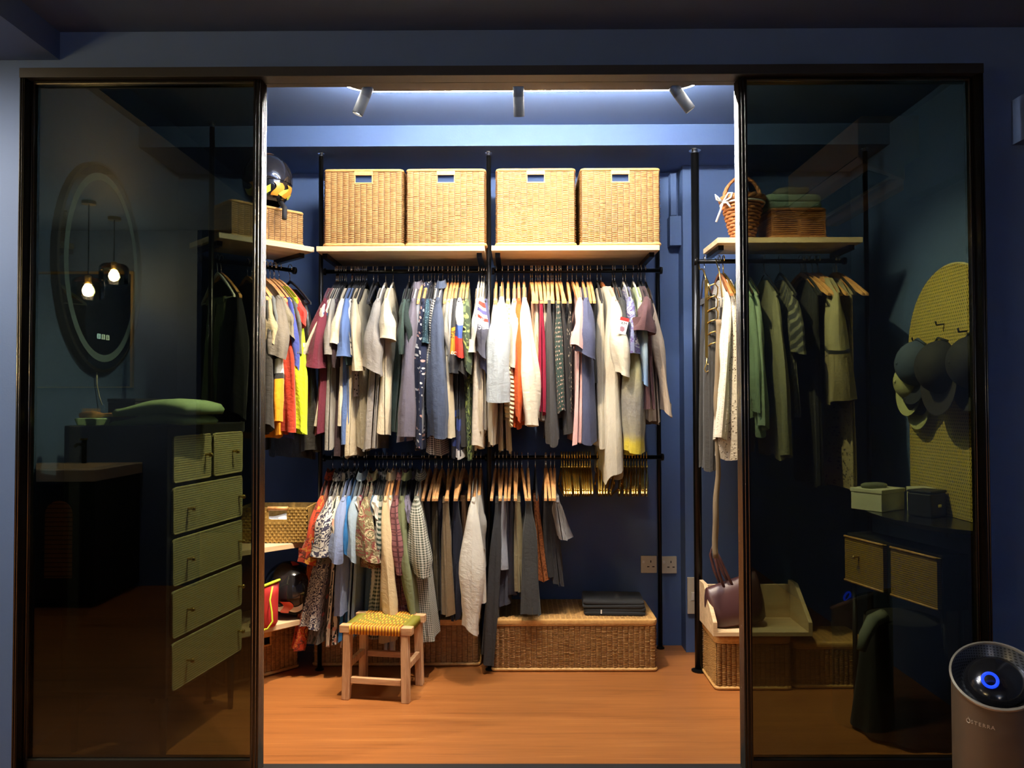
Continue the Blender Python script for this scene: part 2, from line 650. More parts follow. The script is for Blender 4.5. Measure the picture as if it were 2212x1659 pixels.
def sliding_door(name, x0, x1, open_side, label):
    root = bpy.data.objects.new(name, None)
    COL.objects.link(root)
    root.location = (0.5 * (x0 + x1), 2.65, 0)
    root['kind'] = 'structure'
    root['label'] = label
    inv = Matrix.Translation(root.location).inverted()
    wl = 0.026 if open_side < 0 else 0.012
    wr = 0.026 if open_side > 0 else 0.012
    def put(mb, nm, mat, **kw):
        if isinstance(mb, tuple):
            st_ = put(mb[0], nm, mat)
            for r_ in mb[1]:
                r_.obj('rib', MATS['rib_highlight'], st_, smooth=True)
            return st_
        o = mb.obj(nm, mat, root, **kw)
        o.matrix_parent_inverse = inv
        return o
    put(ribbed_post(x0, x0 + wl, DY0 if open_side < 0 else 2.640, DY1 if open_side < 0 else 2.664, 0.010, ZH0 - 0.002, -1 if open_side < 0 else 0), 'stile', MATS['black_gloss'])
    put(ribbed_post(x1 - wr, x1, DY0 if open_side > 0 else 2.640, DY1 if open_side > 0 else 2.664, 0.010, ZH0 - 0.002, 1 if open_side > 0 else 0), 'stile', MATS['black_gloss'])
    put(MB().box(x0 + wl, x1 - wr, DY0 + 0.004, DY1 - 0.004, 0.010, 0.050), 'bottom_rail', MATS['black_gloss'])
    put(MB().box(x0 + wl, x1 - wr, DY0 + 0.004, DY1 - 0.004, ZH0 - 0.008, ZH0 - 0.002), 'top_rail', MATS['black_gloss'])
    gl = put(MB().box(x0 + wl - 0.004, x1 - wr + 0.004, YG, YG + 0.006, 0.046, ZH0 - 0.004), 'pane', MATS['smoke'])
    gl['label'] = 'smoked grey green glass pane'
    e = 0.0022
    bead = MB()
    for (a, b, c, d) in ((x0 + wl, x1 - wr, 0.050, 0.050 + e), (x0 + wl, x1 - wr, ZH0 - 0.008 - e, ZH0 - 0.008), (x0 + wl, x0 + wl + e, 0.05, ZH0 - 0.008), (x1 - wr - e, x1 - wr, 0.05, ZH0 - 0.008)):
        bead.box(a, b, YG - 0.006, YG - 0.0005, c, d)
    put(bead, 'glazing_bead', MATS['alu_edge'])
    return root


XD1 = PX(560, DY0, 900)
XD2 = PX(1604, DY0, 900)
sliding_door('door_1', XJ0 + 0.012, XD1, 1, 'left black framed sliding door with smoked glass')
sliding_door('door_2', XD2, XJ1 - 0.012, -1, 'right black framed sliding door with smoked glass')

# ------------------------------------------------------------------ the racetrack ceiling lamp with three spots
MATS['led'] = m_emit('white_led_strip', (1.0, 0.97, 0.92, 1), LED_STRENGTH)
MATS['lens'] = m_emit('lit_spot_lens', (1.0, 0.90, 0.74, 1), 60.0)
LZ = 2.53
LY = 2.90
LXc = 0.5 * (PX(735, 2.97, 190) + PX(1515, 2.97, 190))
HALF = 0.5 * (PX(1515, 2.97, 190) - PX(735, 2.97, 190))
RAD = 0.125


def stadium(half, r, n=12):
    pts = []
    for i in range(n + 1):
        a = -PI / 2 + PI * i / n
        pts.append((half - RAD + r * math.cos(a), r * math.sin(a)))
    for i in range(n + 1):
        a = PI / 2 + PI * i / n
        pts.append((-half + RAD + r * math.cos(a), r * math.sin(a)))
    return pts


lamp = thing('track_light', 'long black racetrack shaped ceiling light with glowing rim and three spots', 'ceiling lamp', T(LXc, LY, LZ))
outl = stadium(HALF, RAD - 0.012)
MB().loft([[(x, y, z) for x, y in outl] for z in (-0.004, 0.022)]).obj('lamp_body', MATS['black_matt'], lamp)
inner = stadium(HALF, RAD - 0.012)
outer = stadium(HALF, RAD)
strip = MB()
strip.loft([[(x, y, -0.002) for x, y in inner], [(x, y, -0.002) for x, y in outer], [(x, y, 0.016) for x, y in outer], [(x, y, 0.016) for x, y in inner], [(x, y, -0.002) for x, y in inner]], True, False, False)
strip.obj('led_strip', MATS['led'], lamp, label='glowing white light strip around the rim')
MB().box(-0.35, 0.35, -0.03, 0.03, 0.022, ZC - LZ).obj('ceiling_mount', MATS['black_matt'], lamp)


def spot(px, py_p, size, aim, k):
    """a spot can hanging under the lamp: pivot seen at pixel (px, py_p), its lens at pixel tip, aimed at a point"""
    piv = P(px, py_p, LY + 0.045)
    piv.z = LZ - 0.004
    aim = Vector(aim)
    d = (aim - piv).normalized()
    head = bpy.data.objects.new('spot_head', None)
    rot = d.to_track_quat('-Z', 'Y').to_matrix().to_4x4()
    base = piv - Vector((0, 0, 0.035))
    head.matrix_basis = Matrix.Translation(base - Vector((LXc, LY, LZ))) @ rot
    COL.objects.link(head)
    head.parent = lamp
    can = MB()
    can.lathe([(0.0, 0.028), (0.017, 0.028), (0.021, 0.022), (0.0215, -0.014), (0.0208, -0.016), (0.0215, -0.018), (0.0215, -0.088), (0.019, -0.090), (0.0185, -0.080), (0.0, -0.080)], 24, cap=False)
    can.obj('can', m_plain('spot_can_black', (0.006, 0.006, 0.006, 1), 0.6, 0, 0.2), head, angle=40)
    MB().lathe([(0.0, -0.0815), (0.0183, -0.0815), (0.0183, -0.0825), (0.0, -0.0825)], 20, cap=False).obj('lens', MATS['lens'], head)
    arm = MB()
    arm.tube([(0, 0, 0.0), (0, 0, -0.034)], 0.006, 8)
    o = arm.obj('joint', MATS['black_metal'], lamp, smooth=True)
    o.location = piv - Vector((LXc, LY, LZ))
    ld = bpy.data.lights.new('spot_beam', 'SPOT')
    ld.energy = SPOT_POWER * k
    ld.color = SPOT_WARM
    ld.spot_size = math.radians(size)
    ld.spot_blend = 1.0
    ld.shadow_soft_size = 0.016
    lo = bpy.data.objects.new('spot_beam', ld)
    lo.location = (0, 0, -0.095)
    COL.objects.link(lo)
    lo.parent = head
    return head


spot(791, 190, 80, (-1.27, 3.0, 0.92), 4.6)
spot(1120, 190, 105, (0.05, 3.55, 1.20), 1.6)
spot(1462, 190, 80, (1.72, 3.08, 1.12), 5.6)

# ------------------------------------------------------------------ poles, rails and shelves of the open wardrobe
RY = 3.76                       # depth of the two back rails
RZ1, RZ2 = 1.93, 1.005
YP = 3.66


def pole(px, Y, top, label, r=0.011, x=None):
    x = PX(px, Y, 600) if x is None else x
    t = thing('upright_pole', label, 'pole', T(x, Y, 0), 'black wardrobe poles')
    MB().tube([(0, 0, 0.006), (0, 0, top - 0.02)], r, 16).obj('tube', MATS['black_metal'], t, smooth=True)
    MB().lathe([(r * 0.8, top - 0.02), (r * 0.8, top - 0.006), (r * 1.5, top - 0.006), (r * 1.5, top)], 16).obj('top_cap', MATS['chrome'], t)
    MB().lathe([(r * 1.9, 0), (r * 1.9, 0.006), (r * 1.1, 0.012)], 16).obj('foot', MATS['black_metal'], t)
    return x


ZPT = 2.495
xp1 = pole(693, YP, ZPT, 'black pole at the left end of the back clothes rails')
xp2 = pole(1056, YP, ZPT, 'black pole in the middle between the two back clothes rails')
xp3 = pole(1421, 3.972, ZPT, 'black pole at the right end of the back clothes rails')
pole(1503, 3.64, ZPT, 'thick black pole standing free near the right door', 0.019)

ZS = 2.016


def shelf_board(x0, x1, y0, y1, ztop, label, th=0.024):
    t = thing('shelf_board', label, 'shelf', T(0.5 * (x0 + x1), 0.5 * (y0 + y1), ztop - th), 'pale oak shelves')
    hw, hd = 0.5 * (x1 - x0), 0.5 * (y1 - y0)
    MB().box(-hw, hw, -hd, hd, 0, th).obj('board', MATS['shelf'], t, bevel=0.0015)
    for s in (-1, 1):
        MB().box(s * (hw - 0.028) - 0.012, s * (hw - 0.028) + 0.012, -hd + 0.05, hd, -0.022, -0.0005).obj('bracket', MATS['black_metal'], t)
    return t


shelf_board(xp1 + 0.004, xp2 - 0.016, 3.56, 3.96, ZS, 'pale shelf board under the left pair of tall wicker boxes')
shelf_board(xp2 + 0.016, PX(1425, 3.56, 540), 3.56, 3.955, ZS, 'pale shelf board under the right pair of tall wicker boxes')


def rail(a, b, label, r=0.0105):
    a, b = Vector(a), Vector(b)
    t = thing('clothes_rail', label, 'rail', Matrix.Translation(a), 'black clothes rails')
    MB().tube([(0, 0, 0), b - a], r, 12).obj('bar', MATS['black_metal'], t, smooth=True)
    u = (b - a).normalized()
    for p in (u * 0.004, (b - a) - u * 0.004):
        MB().tube([p - u * 0.006, p + u * 0.006], r * 1.7, 12).obj('end_cup', MATS['black_metal'], t, smooth=True)
    return t


rail((xp1 - 0.01, RY, RZ1), (xp2 - 0.014, RY, RZ1), 'upper black clothes rail left of the middle pole')
rail((xp2 + 0.014, RY, RZ1), (xp3 - 0.02, RY, RZ1), 'upper black clothes rail right of the middle pole')
rail((xp1 - 0.01, RY, RZ2), (xp2 - 0.014, RY, RZ2), 'lower black clothes rail left of the middle pole')
rail((xp2 + 0.014, RY, RZ2), (xp3 - 0.02, RY, RZ2), 'lower black clothes rail right of the middle pole')

# corner unit, turned 45 degrees
CA = Vector((-0.955, 3.58, 0))
CD = Vector((-0.70711, -0.70711, 0))       # along its front, away from the back wall
CN = Vector((0.70711, -0.70711, 0))        # towards the viewer
CLEN = 0.46


def corner(t, back, z):
    return CA + CD * t - CN * back + Vector((0, 0, z))


def MC(t, back, z):
    """matrix of a thing on the corner unit: x along the front to the right, y into the corner"""
    m = Matrix.Rotation(math.radians(45), 4, 'Z')
    return Matrix.Translation(corner(t, back, z)) @ m


for z, lab in ((ZS, 'pale corner shelf board carrying the low wicker basket and helmet'), (0.632, 'pale corner shelf board under the seagrass basket'), (0.275, 'lowest pale corner shelf board with the red pouch and black helmet')):
    t = thing('shelf_board', lab, 'shelf', MC(CLEN / 2, 0.17, z - 0.024), 'pale oak shelves')
    MB().box(-CLEN / 2, CLEN / 2, -0.17, 0.15, 0, 0.024).obj('board', MATS['shelf'], t, bevel=0.0015)
    for s in (-1, 1):
        MB().box(s * (CLEN / 2 - 0.03) - 0.012, s * (CLEN / 2 - 0.03) + 0.012, -0.11, 0.15, -0.022, -0.0005).obj('bracket', MATS['black_metal'], t)
pl = corner(CLEN + 0.02, 0.03, 0)
pole(0, pl.y, ZPT, 'black pole of the corner unit behind the left smoked glass', x=pl.x)
rail(corner(-0.01, 0.20, RZ1), corner(CLEN, 0.20, RZ1), 'short black clothes rail across the left corner')

# right unit, square to the doors
RUX0, RUX1 = PX(1549, 3.35, 513), PX(1862, 3.35, 513)
shelf_board(RUX0, RUX1, 3.34, 3.60, PZ(513, 3.34, 1560), 'pale shelf board carrying the brown handled basket at the right')
YRR = 3.52
rail((RUX0 - 0.06, YRR, RZ1), (RUX1, YRR, RZ1), 'clothes rail behind the right smoked glass')
pole(1872, 3.62, ZPT, 'black pole deep behind the right smoked glass')
# low open tray at the foot of the right unit
tx0, tx1 = PX(1541, 3.36, 1375), PX(1756, 3.36, 1375)
tz = PZ(1375, 3.36, 1560)
t = thing('shoe_tray', 'pale wooden open tray holding the dark brown bag', 'tray', T(0.5 * (tx0 + tx1), 3.36, tz))
hw = 0.5 * (tx1 - tx0)
MB().box(-hw, hw, 0, 0.25, 0, 0.018).obj('bottom_board', MATS['shelf'], t, bevel=0.001)
for s in (-1, 1):
    MB().loft([[(s * hw - (0.018 if s > 0 else 0), y, z) for y, z in ((0, 0.018), (0.25, 0.018), (0.25, 0.19), (0.17, 0.19), (0, 0.06))],
               [(s * hw + (0.018 if s < 0 else 0), y, z) for y, z in ((0, 0.018), (0.25, 0.018), (0.25, 0.19), (0.17, 0.19), (0, 0.06))]]).obj('side_panel', MATS['shelf'], t, bevel=0.001)
MB().box(-hw + 0.018, hw - 0.018, 0.232, 0.25, 0.018, 0.17).obj('back_panel', MATS['shelf'], t)


# ------------------------------------------------------------------ sockets and switch plates
def socket(px0, px1, py0, py1, Y, label):
    a, b = P(px0, py1, Y), P(px1, py0, Y)
    wd, h = b.x - a.x, b.z - a.z
    t = thing('wall_socket', label, 'socket', T(0.5 * (a.x + b.x), Y, a.z))
    MB().box(-wd / 2, wd / 2, -0.010, 0, 0, h).obj('plate', MATS['cream_plate'], t, bevel=0.002)
    k = h / 0.086
    for (x, z, ww, hh) in ((0, 0.058, 0.005, 0.012), (-0.013, 0.032, 0.012, 0.005), (0.013, 0.032, 0.012, 0.005)):
        MB().box(x * k - ww / 2 + 0.01, x * k + ww / 2 + 0.01, -0.0106, -0.009, z * k - hh / 2, z * k + hh / 2).obj('pin_hole', MATS['dark_hole'], t)
    MB().box(-wd / 2 + 0.007, -wd / 2 + 0.019, -0.0135, -0.0095, h * 0.58, h * 0.74).obj('rocker', MATS['white_plastic'], t, bevel=0.001)
    return t


socket(1384, 1418, 1200, 1237, YB, 'cream wall socket half hidden behind the right pole')
socket(1428, 1461, 1201, 1238, YB, 'square cream wall socket right of the right pole')
sp = P(1497, 1287, 3.91)
t = thing('switch_plate', 'tall cream plate on the blue column behind the thick pole', 'switch plate', T(sp.x, 3.91, PZ(1325, 3.91, 1497)))
MB().box(-0.03, 0.03, -0.012, 0, 0, 0.185).obj('plate', MATS['cream_plate'], t, bevel=0.002)
MB().box(-0.012, 0.012, -0.016, -0.011, 0.07, 0.11).obj('rocker', MATS['white_plastic'], t, bevel=0.001)
# ================================================================== WICKER
def weave_cells(mb, w, h, colw, rowh, depth, M, hole=None, ox=0.0):
    """a face of woven strands in local x (0..w), z (0..h), bulging to -y; every strand segment is real relief"""
    nc = max(2, round(w / colw))
    cw = w / nc
    nr = max(2, round(h / rowh))
    rh = h / nr
    vs, fs = [], []
    for c in range(nc):
        off = rh * 0.5 if c % 2 else 0.0
        for r in range(-1, nr):
            z0 = max(0.0, r * rh + off)
            z1 = min(h, (r + 1) * rh + off)
            if z1 - z0 < rh * 0.3:
                continue
            x0, x1 = c * cw, (c + 1) * cw
            if hole and x1 > hole[0] + 1e-4 and x0 < hole[1] - 1e-4 and z1 > hole[2] and z0 < hole[3]:
                if x0 < hole[0] - 0.003:
                    x1 = hole[0]
                elif x1 > hole[1] + 0.003:
                    x0 = hole[1]
                else:
                    continue
            j = random.uniform(-0.12, 0.12) * rh
            d = depth * random.uniform(0.8, 1.15)
            zm = 0.5 * (z0 + z1) + j
            xm = 0.5 * (x0 + x1)
            o = len(vs)
            for z, k in ((z0 + 0.05 * rh, 0.0), (zm, 1.0), (z1 - 0.05 * rh, 0.0)):
                for x, e in ((x0 + 0.07 * (x1 - x0), 0.2), (xm, 1.0), (x1 - 0.07 * (x1 - x0), 0.2)):
                    vs.append((x, -d * k * e if k else -d * 0.12 * e, z))
            for a in (0, 1, 3, 4):
                fs.append((o + a, o + a + 1, o + a + 4, o + a + 3))
    mb.add(vs, fs, None, M)


def rounded_rect(hw, hd, r, n=5):
    pts = []
    for cx, cy, a0 in ((hw - r, -hd + r, -PI / 2), (hw - r, hd - r, 0), (-hw + r, hd - r, PI / 2), (-hw + r, -hd + r, PI)):
        for i in range(n + 1):
            a = a0 + PI / 2 * i / n
            pts.append((cx + r * math.cos(a), cy + r * math.sin(a)))
    return pts


_bk = {}


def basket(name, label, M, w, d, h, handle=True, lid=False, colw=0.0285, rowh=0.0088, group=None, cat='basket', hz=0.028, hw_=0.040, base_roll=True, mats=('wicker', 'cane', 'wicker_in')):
    key = (round(w, 3), round(d, 3), round(h, 3), handle, lid, colw, rowh, mats)
    t = thing(name, label, cat, M, group)
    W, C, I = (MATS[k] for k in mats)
    if key not in _bk:
        th = 0.010
        body = MB()
        hole = None
        hx = hw_
        z0, z1 = h - hz - 0.030, h - hz + 0.004
        body.box(-w / 2 + th, w / 2 - th, -d / 2 + th, d / 2 - th, 0.004, 0.012)
        for s in (-1, 1):
            ya, yb = (-d / 2 + 0.004, -d / 2 + th) if s < 0 else (d / 2 - th, d / 2 - 0.004)
            if handle:
                body.box(-w / 2 + 0.004, -hx, ya, yb, 0.004, h)
                body.box(hx, w / 2 - 0.004, ya, yb, 0.004, h)
                body.box(-hx, hx, ya, yb, 0.004, z0)
                body.box(-hx, hx, ya, yb, z1, h)
            else:
                body.box(-w / 2 + 0.004, w / 2 - 0.004, ya, yb, 0.004, h)
            xa, xb = (-w / 2 + 0.004, -w / 2 + th) if s < 0 else (w / 2 - th, w / 2 - 0.004)
            body.box(xa, xb, -d / 2 + th, d / 2 - th, 0.004, h)
        wv = MB()
        hl = (w / 2 - hx - 0.004, w / 2 + hx - 0.004, z0 - 0.004, h + 1) if handle else None
        ww = w - 0.008
        weave_cells(wv, ww, h - 0.012, colw, rowh, 0.010, Matrix.Translation((-w / 2 + 0.004, -d / 2 + 0.0038, 0.004)), hl)
        Rb = Matrix.Translation((w / 2 - 0.004, d / 2 - 0.0038, 0.004)) @ Matrix.Rotation(PI, 4, 'Z')
        weave_cells(wv, ww, h - 0.012, colw, rowh * 1.6, 0.010, Rb, hl)
        Rr = Matrix.Translation((w / 2 - 0.0038, -d / 2 + 0.004, 0.004)) @ Matrix.Rotation(PI / 2, 4, 'Z')
        weave_cells(wv, d - 0.008, h - 0.012, colw, rowh, 0.010, Rr)
        Rl = Matrix.Translation((-w / 2 + 0.0038, d / 2 - 0.004, 0.004)) @ Matrix.Rotation(-PI / 2, 4, 'Z')
        weave_cells(wv, d - 0.008, h - 0.012, colw, rowh, 0.010, Rl)
        rim = MB()
        rr = rounded_rect(w / 2 - 0.002, d / 2 - 0.002, 0.02)
        rim.tube([(x, y, h) for x, y in rr], 0.0068, 6, closed=True)
        base = MB()
        base.tube([(x, y, 0.009) for x, y in rounded_rect(w / 2 + 0.001, d / 2 + 0.001, 0.018)], 0.008, 6, closed=True)
        hd_ = None
        if handle:
            hd_ = []
            for s in (-1, 1):
                y = s * (d / 2 - 0.004)
                hq = MB()
                hd_.append(hq)
                hq.box(-hx - 0.004, hx + 0.004, y - 0.006, y + 0.006, z1, h - 0.002)
                hq.box(-hx - 0.004, -hx + 0.001, y - 0.006, y + 0.006, z0 - 0.004, z1)
                hq.box(hx - 0.001, hx + 0.004, y - 0.006, y + 0.006, z0 - 0.004, z1)
                hq.box(-hx - 0.004, hx + 0.004, y - 0.006, y + 0.006, z0 - 0.007, z0)
        ld = None
        if lid:
            ld = MB()
            n = max(8, round(w / 0.026))
            o = rounded_rect(w / 2 + 0.006, d / 2 + 0.006, 0.03)
            ld.loft([[(x, y, h + 0.004) for x, y in o], [(x * 1.004, y * 1.006, h + 0.013) for x, y in o], [(x, y, h + 0.022) for x, y in o], [(x * 0.985, y * 0.97, h + 0.025) for x, y in o]])
            lw = MB()
            Ml = Matrix.Translation((-w / 2 + 0.012, -d / 2 + 0.012, h + 0.0245)) @ Matrix.Rotation(-PI / 2, 4, 'X').inverted() @ Matrix.Scale(1, 4)
            Ml = Matrix(((1, 0, 0, -w / 2 + 0.012), (0, 0, 1, -d / 2 + 0.012), (0, -1, 0, h + 0.0245), (0, 0, 0, 1)))
            weave_cells(lw, w - 0.024, d - 0.024, 0.026, 0.010, 0.005, Ml)
            ld = (ld, lw)
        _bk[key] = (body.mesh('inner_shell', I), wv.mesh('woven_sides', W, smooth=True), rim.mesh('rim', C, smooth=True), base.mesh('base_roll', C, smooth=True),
                    [q_.mesh('handle', C) for q_ in hd_] if hd_ else None, (ld[0].mesh('lid_frame', C, angle=50), ld[1].mesh('lid_weave', W, smooth=True)) if ld else None)
    me = _bk[key]
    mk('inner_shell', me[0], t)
    o = mk('woven_sides', me[1], t)
    o['kind'] = 'stuff'
    mk('rim', me[2], t)
    mk('base_roll', me[3], t)
    if me[4]:
        for q_ in me[4]:
            mk('handle', q_, t, bevel=0.0015)
    if me[5]:
        l = mk('lid', me[5][0], t)
        o = mk('lid_weave', me[5][1], l)
        o['kind'] = 'stuff'
    return t


# four tall boxes on the top shelves
BW = PX(873, 3.585, 445) - PX(697, 3.585, 445)
BH = 0.365
places = ((697, 873, 'tall wicker box, leftmost of the four on the top shelves'), (876, 1050, 'tall wicker box second from left, just left of the middle pole'),
          (1070, 1245, 'tall wicker box just right of the middle pole'), (1253, 1428, 'tall wicker box, rightmost of the four on the top shelves'))
for a, b, lab in places:
    xc = 0.5 * (PX(a, 3.585, 445) + PX(b, 3.585, 445))
    basket('wicker_box', lab, T(xc, 3.585 + 0.17, ZS + 0.002), BW - 0.014, 0.34, BH, group='four tall wicker boxes')
# low basket on the corner shelf
basket('wicker_basket', 'low wicker basket on the top corner shelf beside the left door', MC(0.20, 0.185, ZS + 0.001), 0.36, 0.25, 0.165, handle=False, group='wicker storage')
# long lidded hampers on the floor
xa, xb = PX(1059, 3.62, 1400), PX(1424, 3.62, 1400)
HH = PZ(1352, 3.62, 1240)
basket('lidded_hamper', 'long lidded wicker hamper with folded black trousers on top', T(0.5 * (xa + xb), 3.62 + 0.20, 0.001), xb - xa - 0.022, 0.37, HH, handle=False, lid=True, colw=0.026, rowh=0.0078, group='floor hampers')
HAMPER = (0.5 * (xa + xb), 3.82, HH + 0.03)
xa, xb = PX(676, 3.70, 1400), PX(1034, 3.70, 1400)
HH2 = PZ(1350, 3.70, 900)
basket('lidded_hamper', 'long lidded wicker hamper behind the small stool', T(0.5 * (xa + xb), 3.70 + 0.155, 0.001), xb - xa, 0.29, HH2, handle=False, lid=True, colw=0.026, rowh=0.0078, group='floor hampers')
# handled basket under the lowest corner shelf
basket('wicker_basket', 'wicker basket with handle slot on the floor under the corner shelf', MC(0.175, 0.27, 0.001), 0.37, 0.24, 0.205, handle=True, colw=0.022, rowh=0.0075, hz=0.03, group='wicker storage')
# lidded baskets at the foot of the right unit
xa = PX(1541, 3.40, 1480)
basket('lidded_basket', 'lidded wicker basket on the floor below the wooden tray', T(xa + 0.178, 3.40 + 0.12, 0.001), 0.33, 0.24, PZ(1388, 3.40, 1560), handle=False, lid=True, colw=0.022, rowh=0.0078, group='right floor baskets')
basket('lidded_basket', 'lidded wicker basket on the floor seen through the right door', T(xa + 0.535, 3.42 + 0.12, 0.001), 0.33, 0.24, PZ(1400, 3.42, 1560), handle=False, lid=True, colw=0.022, rowh=0.0078, group='right floor baskets')

# ------------------------------------------------------------------ seagrass basket with wooden grip
t = thing('seagrass_basket', 'olive seagrass basket with wooden grip on the middle corner shelf', 'basket', T(PX(588, 3.50, 1130), 3.50 + 0.10, 0.633))
w, d, h = 0.32, 0.19, PZ(1097, 3.50, 600) - 0.633
sh = MB()
hx, hz0, hz1 = 0.042, h - 0.055, h - 0.012
hcx = PX(599, 3.5, 1110) - PX(588, 3.50, 1130)
for (a, b, c, e) in ((-w / 2, hcx - hx, 0, h), (hcx + hx, w / 2, 0, h), (hcx - hx, hcx + hx, 0, hz0)):
    sh.box(a, b, -d / 2, -d / 2 + 0.008, c, e)
sh.box(-w / 2, w / 2, d / 2 - 0.008, d / 2, 0, h)
sh.box(-w / 2, -w / 2 + 0.008, -d / 2, d / 2, 0, h)
sh.box(w / 2 - 0.008, w / 2, -d / 2, d / 2, 0, h)
sh.box(-w / 2, w / 2, -d / 2, d / 2, 0, 0.006)
sh.obj('shell', MATS['seagrass'], t)
br = MB()
for i in range(32):                      # flat plaited slips, laid in a diagonal weave
    for j in range(12):
        x = -w / 2 + 0.005 + i * (w - 0.01) / 31.0
        z = 0.007 + j * (h - 0.014) / 11.0
        if abs(x - hcx) < hx + 0.007 and z > hz0 - 0.008:
            continue
        a = math.radians(45 if (i + j) % 2 else -45)
        M = Matrix.Translation((x, -d / 2 - 0.0008, z)) @ Matrix.Rotation(a, 4, 'Y')
        br.add([(-0.0075, 0.001, -0.0035), (0, -0.0022, -0.004), (0.0075, 0.001, -0.0035), (-0.0075, 0.001, 0.0035), (0, -0.0022, 0.004), (0.0075, 0.001, 0.0035)], [(0, 1, 4, 3), (1, 2, 5, 4)], None, M)
o = br.obj('plait', MATS['seagrass'], t, smooth=True)
o['kind'] = 'stuff'
MB().tube([(hcx - 0.046, -d / 2 + 0.003, h - 0.004), (hcx + 0.046, -d / 2 + 0.003, h - 0.004)], 0.009, 10).obj('wooden_grip', MATS['hanger_wood'], t, smooth=True)
wc = MB()
wc.grid(lambda u, v: (-0.13 + 0.26 * u, -0.08 + 0.16 * v, h - 0.055 + 0.012 * math.sin(7 * u + 3 * v)), 10, 6)
wc.obj('cloth_inside', m_plain('white_cotton', srgb(220, 222, 226), 0.9), t, smooth=True)

# ------------------------------------------------------------------ brown handled basket with a white ribbon
MATS['brown_wicker'] = m_wicker('reddish_brown_wicker', srgb(196, 128, 72), srgb(136, 78, 36))
zb = PZ(513, 3.34, 1560) + 0.001
Yb = 3.43
bx = PX(1604, Yb, 470)
t = thing('picnic_basket', 'reddish brown willow basket with twisted handle and white ribbon bow', 'basket', T(bx, Yb, zb))
hb = PZ(432, Yb, 1560) - zb
r0, r1 = bx - PX(1584, Yb, 510), bx - PX(1560, Yb, 440)
shell = MB()
shell.lathe([(r0 - 0.004, 0.0), (r1 - 0.006, hb)], 28)
shell.obj('inner_shell', MATS['brown_wicker'], t, smooth=True)
wv = MB()
rows = 13
for j in range(rows):
    z = hb * (j + 0.5) / rows
    rr = r0 + (r1 - r0) * z / hb
    pts = [((rr + 0.004 * math.sin(a * 11 + (PI if j % 2 else 0))) * math.cos(a), (rr + 0.004 * math.sin(a * 11 + (PI if j % 2 else 0))) * math.sin(a), z) for a in (2 * PI * q / 44 for q in range(44))]
    wv.tube(pts, hb / rows * 0.52, 6, closed=True)
o = wv.obj('woven_sides', MATS['brown_wicker'], t, smooth=True)
o['kind'] = 'stuff'
rm = MB()
for ph in (0, PI):
    rm.tube([((r1 + 0.006 * math.cos(9 * a + ph)) * math.cos(a), (r1 + 0.006 * math.cos(9 * a + ph)) * math.sin(a), hb + 0.006 * math.sin(9 * a + ph)) for a in (2 * PI * q / 72 for q in range(72))], 0.009, 6, closed=True)
rm.obj('braided_rim', MATS['brown_wicker'], t, smooth=True)
hn = MB()
hh = PZ(383, Yb, 1585) - zb - hb
for ph in (0, 2 * PI / 3, 4 * PI / 3):
    pts = []
    for q in range(49):
        a = PI * q / 48
        rad = 0.005
        cxx, czz = -(r1 - 0.01) * math.cos(a), hb + hh * math.sin(a) * 0.98
        tw = 22 * q / 48 * 1.3 + ph
        pts.append((cxx + rad * math.cos(tw) * math.cos(a), rad * math.sin(tw), czz + rad * math.cos(tw) * math.sin(a)))
    hn.tube(pts, 0.0062, 6)
hn.obj('twisted_handle', MATS['brown_wicker'], t, smooth=True)
MATS['ribbon'] = m_plain('white_cotton_ribbon', srgb(232, 226, 214), 0.8)
rb = MB()
lr = PX(1568, Yb - 0.1, 440) - bx
kn = (lr, -r1 * 0.55, hb - 0.025)
for pts in ([kn, (lr - 0.022, -r1 * 0.6, hb - 0.005), (lr - 0.034, -r1 * 0.62, hb + 0.008), (lr - 0.03, -r1 * 0.62, hb - 0.012), kn],
            [kn, (lr + 0.02, -r1 * 0.75, hb + 0.012), (lr + 0.036, -r1 * 0.82, hb + 0.012), (lr + 0.03, -r1 * 0.82, hb - 0.008), kn],
            [kn, (lr - 0.012, -r1 * 0.66, hb - 0.06), (lr - 0.034, -r1 * 0.7, hb - 0.115)],
            [kn, (lr + 0.012, -r1 * 0.8, hb - 0.03), (lr + 0.028, -r1 * 0.86, hb - 0.055)]):
    rb.tube(pts, 0.0048, 6)
rb.obj('ribbon_bow', MATS['ribbon'], t, smooth=True)
MB().tube([(r1 * 1.05 * math.cos(a), r1 * 1.05 * math.sin(a), hb - 0.022) for a in (2 * PI * q / 36 for q in range(36))], 0.0045, 6, closed=True).obj('ribbon_band', MATS['ribbon'], t, smooth=True)
# ================================================================== CLOTHES
class Rod:
    """a clothes rail; lets a garment be placed by where its near edge is seen"""

    def __init__(self, a, d, n, z, reach=0.20):
        self.a, self.d, self.n, self.z, self.reach = Vector(a), Vector(d), Vector(n), z, reach
        self.rot = math.atan2(self.d.y, self.d.x)

    def t(self, px, py=800, reach=None):
        r = self.reach if reach is None else reach
        dv = RCAM @ Vector(((px - 1106) / F, -(py - 829.5) / F, -1))
        o = self.a + self.n * r
        # CAM.xy + s*dv.xy = o + t*d
        det = dv.x * -self.d.y + self.d.x * dv.y
        bx, by = o.x - CAM.x, o.y - CAM.y
        s = (bx * -self.d.y + self.d.x * by) / det
        t = (dv.x * by - dv.y * bx) / det
        return t, CAM.z + s * dv.z

    def M(self, t, yaw=0.0):
        p = self.a + self.d * t
        return T(p.x, p.y, self.z, self.rot + yaw)


